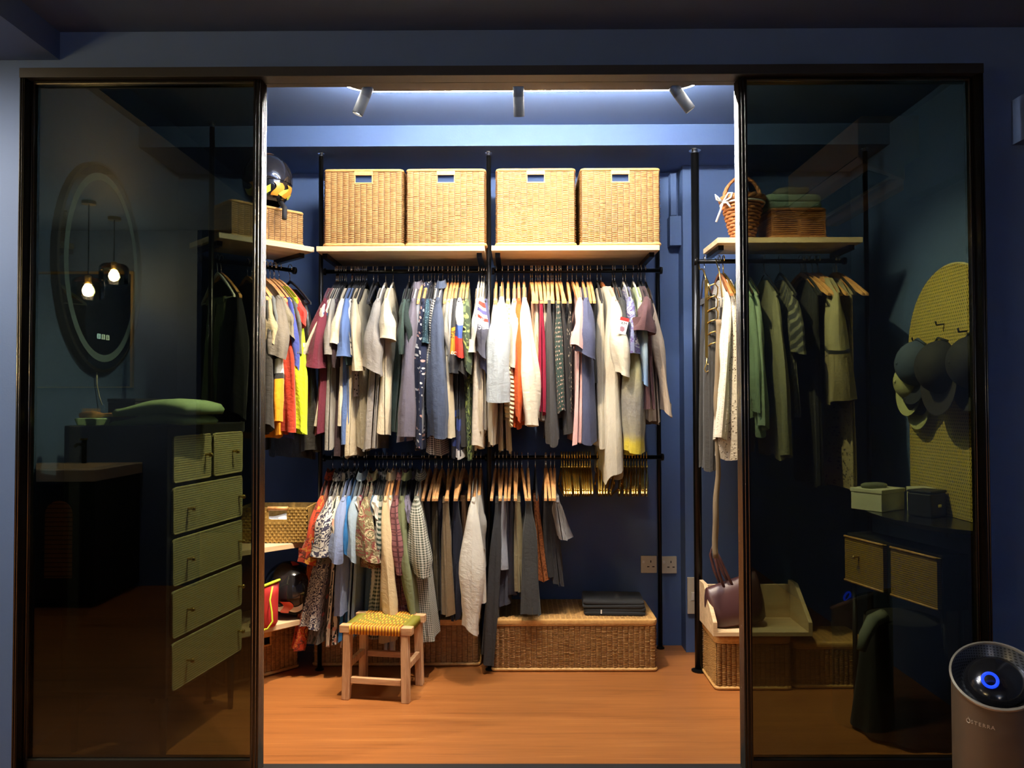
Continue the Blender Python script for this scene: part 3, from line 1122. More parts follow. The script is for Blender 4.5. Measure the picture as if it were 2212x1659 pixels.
BACK = Rod((0, RY, 0), (1, 0, 0), (0, -1, 0), RZ1)
LOW = Rod((0, RY, 0), (1, 0, 0), (0, -1, 0), RZ2)
ca = corner(0, 0.20, 0)
CORN = Rod(ca, -CD, CN, RZ1)
RIGHT = Rod((0, YRR, 0), (1, 0, 0), (0, -1, 0), RZ1, 0.18)

DROP = 0.125          # fall of the hanger arms
NECK = 0.066          # hanger neck below the rail


# ------------------------------------------------------------------ hangers
def _hanger_meshes(style):
    hook = MB()
    R = 0.0185
    pts = [(0, -R * 1.0, -0.012)] + [(0, -R * math.cos(a), R * math.sin(a) * 0.9) for a in (PI * q / 10 for q in range(11))]
    pts += [(0, R * 0.75, -0.016), (0, 0.002, -0.030), (0, 0, -0.045), (0, 0, -NECK - 0.006)]
    pts = [(x, y, z - 0.002) for x, y, z in pts]
    hook.tube(pts, 0.0021 if style != 'gold' else 0.0026, 6)
    arm = MB()
    rings = []
    n = 16
    for i in range(n + 1):
        y = -0.2 + 0.4 * i / n
        s = abs(y) / 0.2
        z = -NECK - DROP * (s ** 1.25) + 0.0
        hh = 0.016 + 0.016 * (1 - abs(2 * s - 1)) - 0.006 * s
        tt = 0.0055 + 0.0012 * s
        if style in ('wire', 'black', 'white'):
            hh, tt = 0.010, 0.0042
        rings.append([(-tt, y, z - hh), (tt, y, z - hh), (tt, y, z), (0, y, z + 0.003), (-tt, y, z)])
    arm.loft(rings)
    if style in ('wire', 'black', 'white'):
        arm.tube([(0, -0.196, -NECK - DROP - 0.004), (0, 0.196, -NECK - DROP - 0.004)], 0.003, 6)
    mats = {'wood': 'hanger_wood', 'dark': 'dark_hanger', 'black': 'black_matt', 'white': 'white_plastic', 'wire': 'chrome', 'gold': 'gold'}
    return hook.mesh('hook', MATS['chrome' if style != 'gold' else 'gold'], smooth=True), arm.mesh('arms', MATS[mats[style]], angle=40)


_hang = {}


def hanger(rod, t, style, label, yaw=0.0, group='clothes hangers', tilt=0.0):
    if style not in _hang:
        _hang[style] = _hanger_meshes(style)
    M = rod.M(t, yaw) @ Matrix.Translation((0, 0, 0.0126)) @ Matrix.Rotation(tilt, 4, 'Y')
    h = thing('hanger', label, 'hanger', M, group)
    mk('hook', _hang[style][0], h)
    mk('arms', _hang[style][1], h)
    return h


# ------------------------------------------------------------------ garment meshes
def body_mesh(rng, L, dxh, t0, t1, w, top_z, drop, flare=1.0, bulge=0.0, back=None, ragged=0.01, NV=16, NP=36, rest=None):
    """hanging cloth seen edge-on: thin at the hanger, its near edge widening to t1 (full width) at the hem.
    local x along the rail, y from near shoulder (-w) to far shoulder (+w), z down from top_z."""
    back = 0.022 if back is None else back
    p1, p2, p3 = (rng.uniform(0, 6.28) for _ in range(3))
    k1, k2 = rng.uniform(2.2, 3.6), rng.uniform(4.5, 7)
    mb = MB()
    per = 2 * (2 * w) + 2 * t1

    def pt(a, v):
        # a in 0..1 round the loop, starting at the middle of the near edge
        ang = 2 * PI * a - PI / 2
        cy, cx = math.sin(ang), math.cos(ang)
        # superellipse: long flat sheet with rounded edges
        yy = math.copysign(abs(cy) ** 0.45, cy)
        xx = math.copysign(abs(cx) ** 0.4, cx)
        near = max(0.0, min(1.0, (-yy + 0.15) / 1.0))
        near = near * near * (3 - 2 * near)
        opening = min(1.0, v / 0.30)
        opening = opening * opening * (3 - 2 * opening)
        th = t0 + (t1 - t0) * (opening * (0.55 + 0.45 * v)) + bulge * math.sin(PI * min(1, v * 1.15)) 
        tb = 0.012 + (back - 0.012) * opening
        half = 0.5 * (tb + (th - tb) * near)
        ww = w * (1.0 + 0.08 * (flare - 1) * v) * (1 - 0.07 * math.sin(PI * min(1.0, v * 1.3)))
        y = yy * ww
        amp = 0.013 * opening * (0.35 + 0.65 * v)
        fold = amp * (math.sin(k1 * 6.28 * a + p1 + 1.3 * v) + 0.6 * math.sin(k2 * 6.28 * a + p2 - 2.1 * v))
        x = xx * half + dxh * (v ** 1.15) + fold * (0.4 + 0.6 * abs(xx))
        y += 0.6 * fold * near
        zt = top_z + 0.008 * (drop > 0.05) - drop * (abs(yy) ** 1.28) - (0.034 * (1 - abs(yy) / 0.34) ** 0.7 if abs(yy) < 0.34 and drop > 0.05 else 0.0)
        zb = top_z - L + ragged * math.sin(6.28 * a * 2 + p3) + 0.35 * ragged * math.sin(6.28 * a * 5 + p1)
        vv = v ** 0.9
        zz = zt + (zb - zt) * vv
        if rest is not None and y > rest[0] and zz < rest[1]:      # the back of the cloth lies on the hamper lid
            zz = rest[1] + 0.01 * v
        return (x, y, zz)

    def uvf(a, v):
        return (a * per, v * L)

    mb.grid(pt, NP, NV, uvfn=uvf)
    # weld the seam by closing the top ring
    return mb


def sleeve_mesh(rng, L, dx, w0, w1, out=0.03, elbow=0.0, cuff=False, NV=12, NP=20, deep=0.055, wmid=None):
    """a sleeve hanging from the near shoulder at the origin: width w0 at the seam, w1 at the opening"""
    mb = MB()
    p1 = rng.uniform(0, 6.28)
    p2 = rng.uniform(0, 6.28)

    def prof(v):
        if wmid is None:
            wd = w0 + (w1 - w0) * (v ** 0.8)
        else:
            wd = (w0 + (wmid - w0) * min(1, v / 0.55) ** 0.8) if v < 0.55 else (wmid + (w1 - wmid) * (v - 0.55) / 0.45)
        if cuff and v > 0.9:
            wd *= 0.86
        return wd

    def pt(a, v):
        ang = 2 * PI * a - PI / 2
        wd = prof(v) * min(1.0, 0.25 + 7.0 * v) ** 0.6
        dp = 0.016 + (deep - 0.016) * min(1, v * 2.2)
        fold = 0.0075 * min(1, v * 3) * (math.sin(3 * 2 * PI * a + p1 + 3 * v) + 0.7 * math.sin(5 * 2 * PI * a + p2 - 5 * v))
        fold += 0.004 * math.sin(9 * v + p2) * min(1, v * 3)
        x = dx * v + math.cos(ang) * (wd / 2 + fold)
        x += elbow * math.sin(PI * min(1.0, v / 0.95)) ** 2
        y = 0.022 * (1 - min(1.0, v * 9)) - out * min(1, v * 1.6) + math.sin(ang) * (dp + fold * 0.5)
        z = -L * v + 0.016 * (1 - min(1.0, v * 9)) + 0.012 * math.cos(ang + p1) * (v > 0.02) - (0.012 * math.sin(2 * PI * a) * v)
        return (x, y, z)

    per = 2 * w1
    mb.grid(pt, NP, NV, uvfn=lambda a, v: (a * per, v * L))
    # turned-in opening
    mb.grid(lambda a, v: Vector(pt(a, 1.0)) * 1.0 + Vector((-(math.cos(2 * PI * a - PI / 2)) * 0.006 * min(1, v * 3), -(math.sin(2 * PI * a - PI / 2)) * 0.006 * min(1, v * 3), 0.06 * v)), NP, 3, uvfn=lambda a, v: (a * per, L - 0.06 * v))
    return mb


LABEL_SEEN = set()
GARMENTS = []


def garment(rod, name, cat, label, px, hem, cloth, sleeve=None, style='black', hlabel=None, fwd=0.0, yaw=0.0, w=0.20, t0=0.022, seed=None, group=None, far_sleeve=True, drop=None, top=None, bulge=0.0, back=None, ragged=0.010, collar=False, smat=None, flare=1.0, hang=True, hyaw=None):
    """px: pixel of the near shoulder; hem: (pixel x of hem centre, pixel y, width in pixels);
    sleeve: (pixel x of opening, pixel y, width in pixels[, kind, width mid, elbow])"""
    rng = random.Random(int(px * 131 + hem[0] * 17 + hem[1]))
    reach = rod.reach + fwd
    t, _ = rod.t(px, 640, reach)
    drop = DROP if drop is None else drop
    neck = rod.z - NECK + 0.004 if top is None else top
    th, zh = rod.t(hem[0], hem[1], reach)
    ta, _ = rod.t(hem[0] - hem[2] / 2, hem[1], reach)
    tb, _ = rod.t(hem[0] + hem[2] / 2, hem[1], reach)
    L = neck - zh
    base_z = zh
    M = rod.M(t, yaw)
    M = Matrix.Translation((0, 0, base_z - rod.z)) @ M
    g = thing(name, label, cat, M @ Matrix.Translation((0, -fwd, 0)), group)
    top_l = neck - base_z
    me = body_mesh(rng, L, (th - t), t0, max(0.02, tb - ta), w, top_l, drop, flare, bulge, back, ragged, rest=rest_on(rod, base_z, fwd, hem[0])).mesh('body', cloth, smooth=True)
    mk('body', me, g)
    if sleeve:
        kind = sleeve[3] if len(sleeve) > 3 else 'short'
        ts, zs = rod.t(sleeve[0], sleeve[1], reach + 0.03)
        sa, _ = rod.t(sleeve[0] - sleeve[2] / 2, sleeve[1], reach + 0.03)
        sb, _ = rod.t(sleeve[0] + sleeve[2] / 2, sleeve[1], reach + 0.03)
        z0 = neck - drop * 0.93
        Ls = z0 - zs
        wmid = None
        if len(sleeve) > 4 and sleeve[4]:
            wmid = (sb - sa) * sleeve[4]
        elbow = sleeve[5] if len(sleeve) > 5 else 0.0
        sm = sleeve_mesh(rng, Ls, ts - t, max(0.02, t0 * 1.6), sb - sa, 0.03, elbow, kind == 'long', wmid=wmid, deep=0.05 if kind == 'short' else 0.042).mesh('sleeve', smat or cloth, smooth=True)
        mk('sleeve', sm, g, Matrix.Translation((0, -w * 0.97, z0 - base_z)))
        if far_sleeve:
            mk('sleeve', sm, g, Matrix.Translation((0, w * 0.90, z0 - base_z)) @ Matrix.Rotation(PI, 4, 'Z') @ Matrix.Diagonal((0.45, 0.5, 1, 1)))
    if collar:
        cm = MB()
        cm.grid(lambda a, v: ((0.018 + 0.012 * v) * math.cos(2 * PI * a), (0.055 + 0.014 * v) * math.sin(2 * PI * a), top_l - 0.012 - 0.02 * abs(math.sin(2 * PI * a)) + 0.028 * (1 - v) * 1.0 - 0.01 * v), 18, 3, uvfn=lambda a, v: (a * 0.3, v * 0.04))
        cm.obj('collar', cloth, g, smooth=True)
    if hang and style:
        hanger(rod, t, style, hlabel or ('%s hanger carrying the %s' % ({'wood': 'wooden', 'dark': 'brown wooden', 'black': 'slim black', 'white': 'white', 'wire': 'wire', 'gold': 'gold'}[style], short(label))), yaw if hyaw is None else hyaw)
    GARMENTS.append(g)
    return g, t, L, base_z


def short(label):
    """first words of a garment label, enough to name it"""
    cut = label
    for s in (' with ', ' hanging', ' beside', ' on the', ' on ', ' at ', ' between', ' next', ' just', ' near', ' behind', ' below', ' under', ' left of', ' right of', ', '):
        i = cut.find(s)
        if i > 12:
            cut = cut[:i]
    return cut


def rest_on(rod, base_z, fwd, px):
    if rod is LOW and px < 1036 and base_z < HH2 + 0.03:
        return (3.70 - RY + fwd - 0.016, HH2 + 0.030 - base_z)
    return None


def trousers(rod, label, px, hem, cloth, top_y=None, style='wood', w=0.11, fwd=0.0, cat='trousers', name='trousers', group=None, yaw=0.0, t0=0.03, hlabel=None, ragged=0.006, hang=True):
    """trousers hung over a hanger bar or clipped at the waist; two legs"""
    rng = random.Random(int(px * 77 + hem[0] * 13 + hem[1]))
    reach = rod.reach + fwd - (rod.reach - w)
    t, _ = rod.t(px, 1080 if rod is LOW else 700, reach)
    bar = rod.z - NECK - DROP + 0.012
    th, zh = rod.t(hem[0], hem[1], reach)
    ta, _ = rod.t(hem[0] - hem[2] / 2, hem[1], reach)
    tb, _ = rod.t(hem[0] + hem[2] / 2, hem[1], reach)
    L = bar - zh
    g = thing(name, label, cat, Matrix.Translation((0, 0, zh - rod.z)) @ rod.M(t, yaw) @ Matrix.Translation((0, -fwd, 0)), group)
    wd = max(0.022, tb - ta)
    for s in (-1, 1):
        Ls = L if s < 0 else L - rng.uniform(0.01, 0.05)
        mb = body_mesh(rng, Ls, th - t + s * -0.004, min(t0, wd * 0.75), wd * 0.82, w * 0.52, L, 0.004, 1.0, 0, wd * 0.55, ragged, 16, 28)
        mk('leg', mb.mesh('leg', cloth, smooth=True), g, Matrix.Translation((0, s * w * 0.46, 0)))
    wb = MB()
    wb.loft([[(x, y, L - 0.022) for x, y in rounded_rect(t0 * 0.5, w * 0.98, 0.006, 3)], [(x, y, L + 0.006) for x, y in rounded_rect(t0 * 0.42, w * 0.96, 0.006, 3)]])
    wb.obj('waistband', cloth, g)
    if hang and style:
        hanger(rod, t, style, hlabel or ('wooden hanger carrying the ' + short(label)), rng.uniform(-0.13, 0.06))
    return g, t, L, zh


S = srgb
# ================================================================== WHAT HANGS ON THE RAILS
C_ = {}


def fab(key, *a, **k):
    if key not in C_:
        C_[key] = fabric(key, *a, **k)
    return C_[key]


def top(rod, label, px, hem, cloth, sleeve=None, cat='t-shirt', **kw):
    nm = {'t-shirt': 'tee_shirt', 'shirt': 'shirt', 'blouse': 'blouse', 'sweater': 'sweater', 'jacket': 'jacket', 'vest': 'camisole', 'dress': 'dress', 'cardigan': 'cardigan', 'jersey': 'jersey', 'top': 'top'}[cat]
    return garment(rod, nm, cat, label, px, hem, cloth, sleeve, **kw)


G1 = 'tops on the upper rail left of the middle pole'
G2 = 'tops on the upper rail right of the middle pole'
G3 = 'shirts on the lower rail'
G4 = 'clothes on the corner rail'
G5 = 'bottoms on the lower rail'
G6 = 'clothes on the right rail'

# ---------------------------------------------------------------- corner rail (left edge of the opening)
k = dict(group=G4, style='wood')
top(CORN, 'black sports jacket with pink cuff by the left door', 578, (572, 935, 24), fab('blk_jkt', S(52, 50, 46)), (578, 925, 18, 'long'), 'jacket', **k)
top(CORN, 'taupe tee shirt half hidden by the left door', 588, (584, 780, 14), fab('taupe', S(150, 138, 108)), (582, 740, 16), **k)
top(CORN, 'steel grey tee shirt nearest the left door', 592, (590, 800, 16), fab('steelg', S(96, 100, 100)), (588, 752, 14), **k)
top(CORN, 'black and orange racing jersey with white chevrons', 596, (602, 945, 30), fab('race', S(40, 40, 40), 'bands', stops=[(0.0, S(40, 40, 42)), (0.43, S(226, 222, 205)), (0.50, S(40, 40, 40)), (0.56, S(236, 148, 30)), (0.90, S(30, 32, 36)), (0.965, S(206, 80, 50))], L=0.95), (596, 912, 30, 'long'), 'jersey', smat=fab('race_sl', S(40, 40, 40), 'bands', stops=[(0.0, S(40, 40, 42)), (0.42, S(226, 222, 205)), (0.52, S(42, 42, 40)), (0.56, S(240, 152, 30)), (0.96, S(30, 30, 34))], L=0.66), **k)
top(CORN, 'charcoal grey tee shirt with wide sleeve in front of orange jersey', 606, (608, 800, 26), fab('charg', S(104, 98, 88)), (600, 770, 36), fwd=0.03, **k)
top(CORN, 'khaki grey tee shirt beside the brick red one', 614, (620, 780, 18), fab('khakig', S(122, 116, 98)), (620, 728, 16), **k)
top(CORN, 'brick red long tee shirt in the corner row', 619, (626, 935, 24), fab('brick', S(176, 62, 40)), (627, 932, 22, 'long'), **k)
top(CORN, 'royal blue long top behind the brick red one', 628, (634, 945, 14), fab('royal', S(70, 80, 150)), (634, 800, 11), **k)
top(CORN, 'graphite tee shirt between blue and neon tops', 636, (638, 930, 14), fab('graph', S(92, 92, 88)), (640, 770, 12), **k)
top(CORN, 'neon yellow long sports top', 643, (650, 933, 24), fab('neon', S(206, 236, 46)), (650, 931, 24, 'long'), fwd=0.02, **k)
top(CORN, 'hot coral sports top behind the neon yellow one', 648, (660, 900, 14), fab('coral', S(236, 70, 60)), (646, 700, 10), **k)
k['style'] = 'black'
top(CORN, 'black leather jacket at the end of the corner rail', 662, (668, 990, 40), fab('leather', S(42, 40, 34), rough=0.4, spec=0.5), (672, 975, 34, 'long'), 'jacket', fwd=-0.04, **k)

# ---------------------------------------------------------------- upper rail, left of the middle pole
k = dict(group=G1, style='black')
top(BACK, 'cream raglan tee at the left end of the upper rail', 712, (682, 925, 20), fab('cream1', S(206, 196, 172)), (660, 768, 20), fwd=0.02, **k)
top(BACK, 'maroon wide sleeved tee at the left end of upper rail', 700, (688, 938, 18), fab('maroon1', S(98, 36, 50)), (678, 790, 42), fwd=0.035, **k)
top(BACK, 'white tee printed with small blue marks', 706, (700, 900, 18), fab('wblue', S(214, 210, 200), 'specks', S(60, 90, 150), s=0.03), (700, 700, 14), **k)
top(BACK, 'black and white block striped rugby top', 710, (718, 958, 16), fab('rugby', S(40, 34, 38), 'bands', stops=[(0, S(40, 34, 38)), (0.12, S(214, 206, 186)), (0.2, S(40, 36, 38)), (0.5, S(216, 206, 186)), (0.56, S(40, 36, 38)), (0.64, S(216, 206, 186)), (0.72, S(56, 64, 120)), (0.80, S(214, 206, 186)), (0.86, S(46, 36, 42)), (0.94, S(214, 206, 186))], L=0.83), (706, 748, 12), **k)
top(BACK, 'marl grey tee with curled sleeve', 716, (712, 968, 18), fab('marl1', S(140, 136, 128)), (713, 768, 24), fwd=0.02, **k)
top(BACK, 'dark plum long tee', 724, (732, 982, 24), fab('plum', S(62, 48, 52)), (726, 790, 14), **k)
top(BACK, 'cream boxy tee beside the denim blue one', 737, (738, 915, 22), fab('cream2', S(222, 212, 188)), (727, 748, 26), fwd=0.025, **k)
top(BACK, 'denim blue tee in the upper left row', 746, (751, 957, 18), fab('dblue', S(88, 112, 160)), (744, 772, 30), fwd=0.03, **k)
top(BACK, 'teal green tee behind the denim blue one', 753, (756, 930, 14), fab('teal1', S(62, 88, 92)), (754, 790, 10), **k)
top(BACK, 'white tee with black script print', 756, (764, 860, 14), fab('wscript', S(224, 218, 204), 'specks', S(60, 58, 56), s=0.022), (762, 770, 14), **k)
top(BACK, 'sand beige tee with frilled sleeve edge', 763, (756, 988, 16), fab('sand1', S(196, 182, 152)), (772, 800, 18), fwd=0.025, **k)
top(BACK, 'khaki long tee, last before the gap in the row', 774, (780, 970, 28), fab('khaki1', S(160, 150, 124)), None, bulge=0.012, **k)
k['style'] = 'white'
top(BACK, 'plain mid grey tee standing apart in the upper left row', 815, (800, 972, 30), fab('midgrey', S(150, 144, 136)), (806, 802, 44), fwd=0.03, **k)
top(BACK, 'plain cream tee standing apart in the upper left row', 832, (830, 936, 25), fab('cream3', S(226, 214, 184)), (837, 735, 34), fwd=0.03, **k)
k['style'] = 'black'
top(BACK, 'bottle green tee after the gap', 871, (852, 936, 28), fab('bottle', S(58, 74, 66)), (869, 765, 16), **k)
top(BACK, 'black green tee beside the linen shirt', 882, (880, 900, 18), fab('blkgr', S(44, 56, 52)), (886, 740, 16), **k)
k['style'] = 'white'
top(BACK, 'mauve grey linen shirt with broad cuff', 891, (876, 950, 40), fab('mauve', S(112, 106, 116)), (876, 944, 40, 'long', 0.8), 'shirt', fwd=0.03, collar=True, **k)
k['style'] = 'wood'
top(BACK, 'dove grey shirt behind the linen shirt', 903, (915, 930, 16), fab('dove', S(138, 140, 146)), (912, 928, 14, 'long'), 'shirt', collar=True, **k)
top(BACK, 'navy shirt scattered with white blossoms', 913, (909, 968, 25), fab('navfl', S(34, 40, 62), 'specks', S(206, 206, 204), S(190, 150, 140), s=0.018), (907, 962, 22, 'long', 0.8), 'shirt', fwd=0.02, collar=True, **k)
k['style'] = 'black'
top(BACK, 'teal pin dotted shirt', 922, (924, 900, 16), fab('tealdot', S(38, 66, 78), 'dots', S(120, 150, 156), s=0.008), (921, 745, 16), 'shirt', **k)
top(BACK, 'slate blue thin shirt', 929, (918, 900, 16), fab('slate', S(92, 100, 112)), (926, 885, 13, 'long'), 'shirt', **k)
k['style'] = 'white'
top(BACK, 'black and white gingham shirt on the upper rail', 938, (944, 981, 42), fab('ging1', S(226, 222, 212), 'check', S(36, 36, 40), s=0.012), (934, 805, 16, 'short'), 'shirt', collar=True, **k)
top(BACK, 'dark chambray shirt with white piped cuff', 945, (950, 944, 46), fab('chamb', S(64, 74, 94), 'denim', S(84, 94, 114)), (948, 942, 44, 'long', 0.9), 'shirt', fwd=0.05, collar=True, **k)
k['style'] = 'wood'
top(BACK, 'oatmeal long sleeved tee', 960, (976, 948, 20), fab('oat', S(206, 192, 162)), (974, 944, 17, 'long', 0.8), **k)
top(BACK, 'ash grey tee behind the oatmeal one', 969, (972, 850, 12), fab('ash', S(166, 160, 146)), (970, 780, 10), **k)
top(BACK, 'off white tee next to the black and orange one', 976, (978, 850, 12), fab('offw', S(214, 208, 192)), (975, 775, 9), **k)
g, tt, LL, bz = top(BACK, 'black tee with orange lettered sleeve panel', 982, (990, 985, 16), fab('blkor', S(44, 44, 46), 'bands', stops=[(0, S(44, 44, 46)), (0.66, S(58, 78, 140)), (0.70, S(36, 36, 40)), (0.84, S(54, 68, 120)), (0.9, S(40, 40, 44))], L=0.85), (979, 808, 15), smat=fab('blkor_s', S(44, 44, 46), 'bands', stops=[(0, S(60, 60, 60)), (0.33, S(226, 152, 44)), (0.64, S(62, 60, 60)), (0.98, S(226, 140, 40))], L=0.40), fwd=0.02, **k)
MATS['print_white'] = m_plain('white_print', S(232, 230, 226), 0.7)
MATS['print_black'] = m_plain('black_print', S(30, 28, 28), 0.7)


def print_on(g, rod, px, py, s, size, mat, reach, rotz=0.0, squeeze=1.0):
    """flat printed lettering on the sleeve seen at that pixel"""
    t, z = rod.t(px, py, reach)
    p = rod.a + rod.d * t + rod.n * reach
    o = mk('print', text_mesh(s, size), g)
    o.data.materials.append(MATS[mat])
    W = Matrix.Translation((p.x, p.y, z)) @ Matrix.Rotation(rod.rot, 4, 'Z') @ Matrix.Rotation(PI / 2, 4, 'X') @ Matrix.Rotation(rotz, 4, 'Z') @ Matrix.Diagonal((squeeze, 1, 1, 1))
    o.matrix_basis = g.matrix_basis.inverted() @ W
    return o


print_on(g, BACK, 980, 763, 'EC', 0.021, 'print_white', 0.318, -0.2)
print_on(g, BACK, 979, 722, 'MA', 0.026, 'print_black', 0.316, 1.4)
top(BACK, 'white blue and red colour block jersey', 992, (991, 988, 14), fab('cbj', S(40, 42, 50), 'bands', stops=[(0, S(40, 42, 50)), (0.72, S(56, 76, 150)), (0.80, S(44, 48, 80)), (0.93, S(220, 218, 214))], L=0.85), (993, 768, 18), 'jersey', smat=fab('cbj_s', S(226, 222, 214), 'bands', stops=[(0, S(228, 222, 212)), (0.36, S(70, 96, 176)), (0.56, S(226, 62, 44))], L=0.30), fwd=0.03, **k)
top(BACK, 'black tee with dark hem beside the camouflage one', 998, (1000, 960, 16), fab('blk2', S(58, 56, 54)), (997, 810, 18), **k)
top(BACK, 'green camouflage tee with yellow splashes', 1006, (1013, 990, 16), fab('camo', S(104, 118, 82), 'camo', S(64, 76, 56), S(150, 168, 92), s=0.045), (1011, 800, 20), fwd=0.015, **k)
k['style'] = 'white'
top(BACK, 'ivory long sleeved tee left of the middle pole', 1030, (1033, 970, 27), fab('ivory1', S(226, 214, 194)), (1032, 966, 24, 'long', 0.8), **k)
top(BACK, 'white short sleeved tee overlapping the ivory one', 1036, (1038, 940, 14), fab('white1', S(232, 224, 206)), (1021, 762, 18), fwd=0.03, **k)
g, tt, LL, bz = top(BACK, 'navy and white varsity tee with red stripes and logo', 1041, (1044, 930, 18), fab('varsity', S(196, 184, 160)), (1041, 768, 22), smat=fab('varsity_s', S(226, 222, 214), 'bands', stops=[(0, S(228, 220, 204)), (0.04, S(206, 60, 48)), (0.09, S(226, 220, 208)), (0.13, S(90, 88, 140)), (0.19, S(226, 220, 208)), (0.25, S(206, 60, 48)), (0.30, S(226, 220, 208)), (0.40, S(86, 86, 98))], L=0.30), fwd=0.045, **k)
print_on(g, BACK, 1043, 690, 'IE', 0.020, 'print_white', 0.340, 1.45)
print_on(g, BACK, 1043, 706, '5D', 0.036, 'print_white', 0.340, 0.0)
k['style'] = 'black'
top(BACK, 'dusk blue tee touching the middle pole', 1048, (1051, 900, 14), fab('dusk', S(84, 86, 122)), (1050, 806, 15), **k)

# ---------------------------------------------------------------- upper rail, right of the middle pole
k = dict(group=G2, style='wood')
top(BACK, 'cream ribbed cardigan first right of the middle pole', 1070, (1062, 962, 26), fab('ribc', S(222, 208, 178), 'rib', s=0.012), (1062, 955, 17, 'long', 0.9), 'cardigan', **k)
top(BACK, 'beige ribbed knit dress under the denim jacket', 1084, (1091, 977, 34), fab('ribb', S(198, 184, 152), 'rib', s=0.012), None, 'dress', fwd=0.0, **dict(k, style='black'))
top(BACK, 'pale blue denim jacket with broad rolled sleeve', 1083, (1080, 840, 40), fab('paled', S(168, 180, 188), 'denim', S(190, 198, 202)), (1073, 868, 52, 'long', 1.0), 'jacket', fwd=0.07, t0=0.022, **k)
top(BACK, 'cream cable knit sweater right of the denim jacket', 1097, (1103, 915, 18), fab('cable', S(226, 210, 172), 'cable', s=0.02), (1102, 912, 15, 'long', 1.0), 'sweater', **k)
top(BACK, 'bright white tee between knitwear and orange dress', 1111, (1113, 866, 16), fab('white2', S(238, 232, 214)), (1108, 790, 18), **k)
top(BACK, 'vivid orange dress beside the balloon sleeve blouse', 1121, (1119, 922, 17), fab('orange', S(222, 96, 40)), (1121, 905, 14, 'long', 1.0), 'dress', fwd=0.02, **k)
top(BACK, 'white blouse with gathered balloon sleeve', 1133, (1140, 915, 26), fab('white3', S(236, 226, 202)), (1148, 920, 36, 'long', 1.12), 'blouse', fwd=0.04, **k)
kv = dict(group=G2, style='wood', far_sleeve=False, t0=0.02, w=0.17, drop=0.012, top=RZ1 - NECK - DROP + 0.03)
top(BACK, 'peach satin camisole right of the balloon sleeve', 1152, (1160, 790, 14), fab('peach', S(226, 184, 150), rough=0.5), None, 'vest', **kv)
top(BACK, 'cream lace camisole beside the crimson top', 1160, (1165, 905, 12), fab('lace', S(226, 214, 190)), None, 'vest', **kv)
top(BACK, 'crimson velvet sleeveless top', 1170, (1172, 893, 17), fab('crims', S(156, 32, 58), rough=0.6), None, 'top', fwd=0.03, **kv)
top(BACK, 'ivory sleeveless top behind the crimson one', 1178, (1182, 911, 14), fab('ivory2', S(222, 214, 194)), None, 'top', **kv)
top(BACK, 'charcoal long slip dress with loose hem', 1187, (1193, 958, 30), fab('chard', S(78, 76, 74)), None, 'dress', fwd=0.04, ragged=0.018, **kv)
top(BACK, 'dark grey sleeveless dress', 1195, (1203, 900, 16), fab('dgrey', S(70, 70, 70)), None, 'dress', **kv)
top(BACK, 'forest green dress with pink dots', 1207, (1217, 890, 19), fab('fdots', S(54, 70, 62), 'dots', S(206, 160, 140), s=0.022), None, 'dress', fwd=0.03, **kv)
top(BACK, 'black slip dress after the dotted one', 1217, (1230, 937, 16), fab('slip', S(62, 60, 58)), None, 'dress', **kv)
top(BACK, 'black top with cream flower print', 1232, (1235, 895, 10), fab('blkfl', S(46, 44, 44), 'specks', S(196, 182, 160), s=0.02), None, 'top', **kv)
top(BACK, 'pale pink tee left of the navy grey one', 1254, (1248, 957, 18), fab('pink', S(226, 178, 172)), (1249, 754, 26), fwd=0.03, **k)
top(BACK, 'navy grey tee next to the pink one', 1268, (1271, 957, 30), fab('navyg', S(76, 80, 104)), (1267, 768, 44), fwd=0.03, **k)
top(BACK, 'black sleeveless top on a bare wooden hanger', 1284, (1288, 830, 12), fab('blk3', S(46, 44, 42)), None, 'top', **kv)
top(BACK, 'ivory draped blouse reaching far below the rail', 1312, (1316, 1032, 36), fab('ivory3', S(206, 198, 176)), (1329, 808, 38, 'long', 1.0), 'blouse', fwd=0.06, yaw=math.radians(8), ragged=0.03, **dict(k, style='dark'))
top(BACK, 'off white collarless shirt behind the draped blouse', 1300, (1302, 965, 24), fab('offw2', S(196, 188, 166)), None, 'shirt', **dict(k, style='black'))
g, tt, LL, bz = top(BACK, 'black tracksuit jacket with a red and white shop tag', 1342, (1348, 800, 30), fab('track', S(58, 58, 54)), (1347, 742, 34), 'jacket', fwd=0.03, **dict(k, style='black'))
# shop tag
a = BACK.t(1336, 722, 0.31)
b = BACK.t(1355, 686, 0.31)
tw, thh = b[0] - a[0], b[1] - a[1]
pc = Vector((0.5 * (a[0] + b[0]), RY - 0.315, 0.5 * (a[1] + b[1])))
W = Matrix.Translation(pc) @ Matrix.Rotation(math.radians(14), 4, 'Y')
tagm = MB().box(-tw / 2, tw / 2, -0.0006, 0.0006, -thh / 2, thh / 2).obj('shop_tag', MATS['print_white'], g, M=g.matrix_basis.inverted() @ W)
o = MB().box(-tw / 2, tw / 2, -0.0012, -0.0007, thh * 0.30, thh / 2).obj('tag_band', m_plain('red_print', S(210, 40, 34), 0.6), tagm)
o = mk('tag_lettering', text_mesh('KM', 0.019), tagm, Matrix.Translation((0.002, -0.0012, thh * 0.14)) @ Matrix.Rotation(PI / 2, 4, 'X'))
o.data.materials.append(MATS['print_black'])
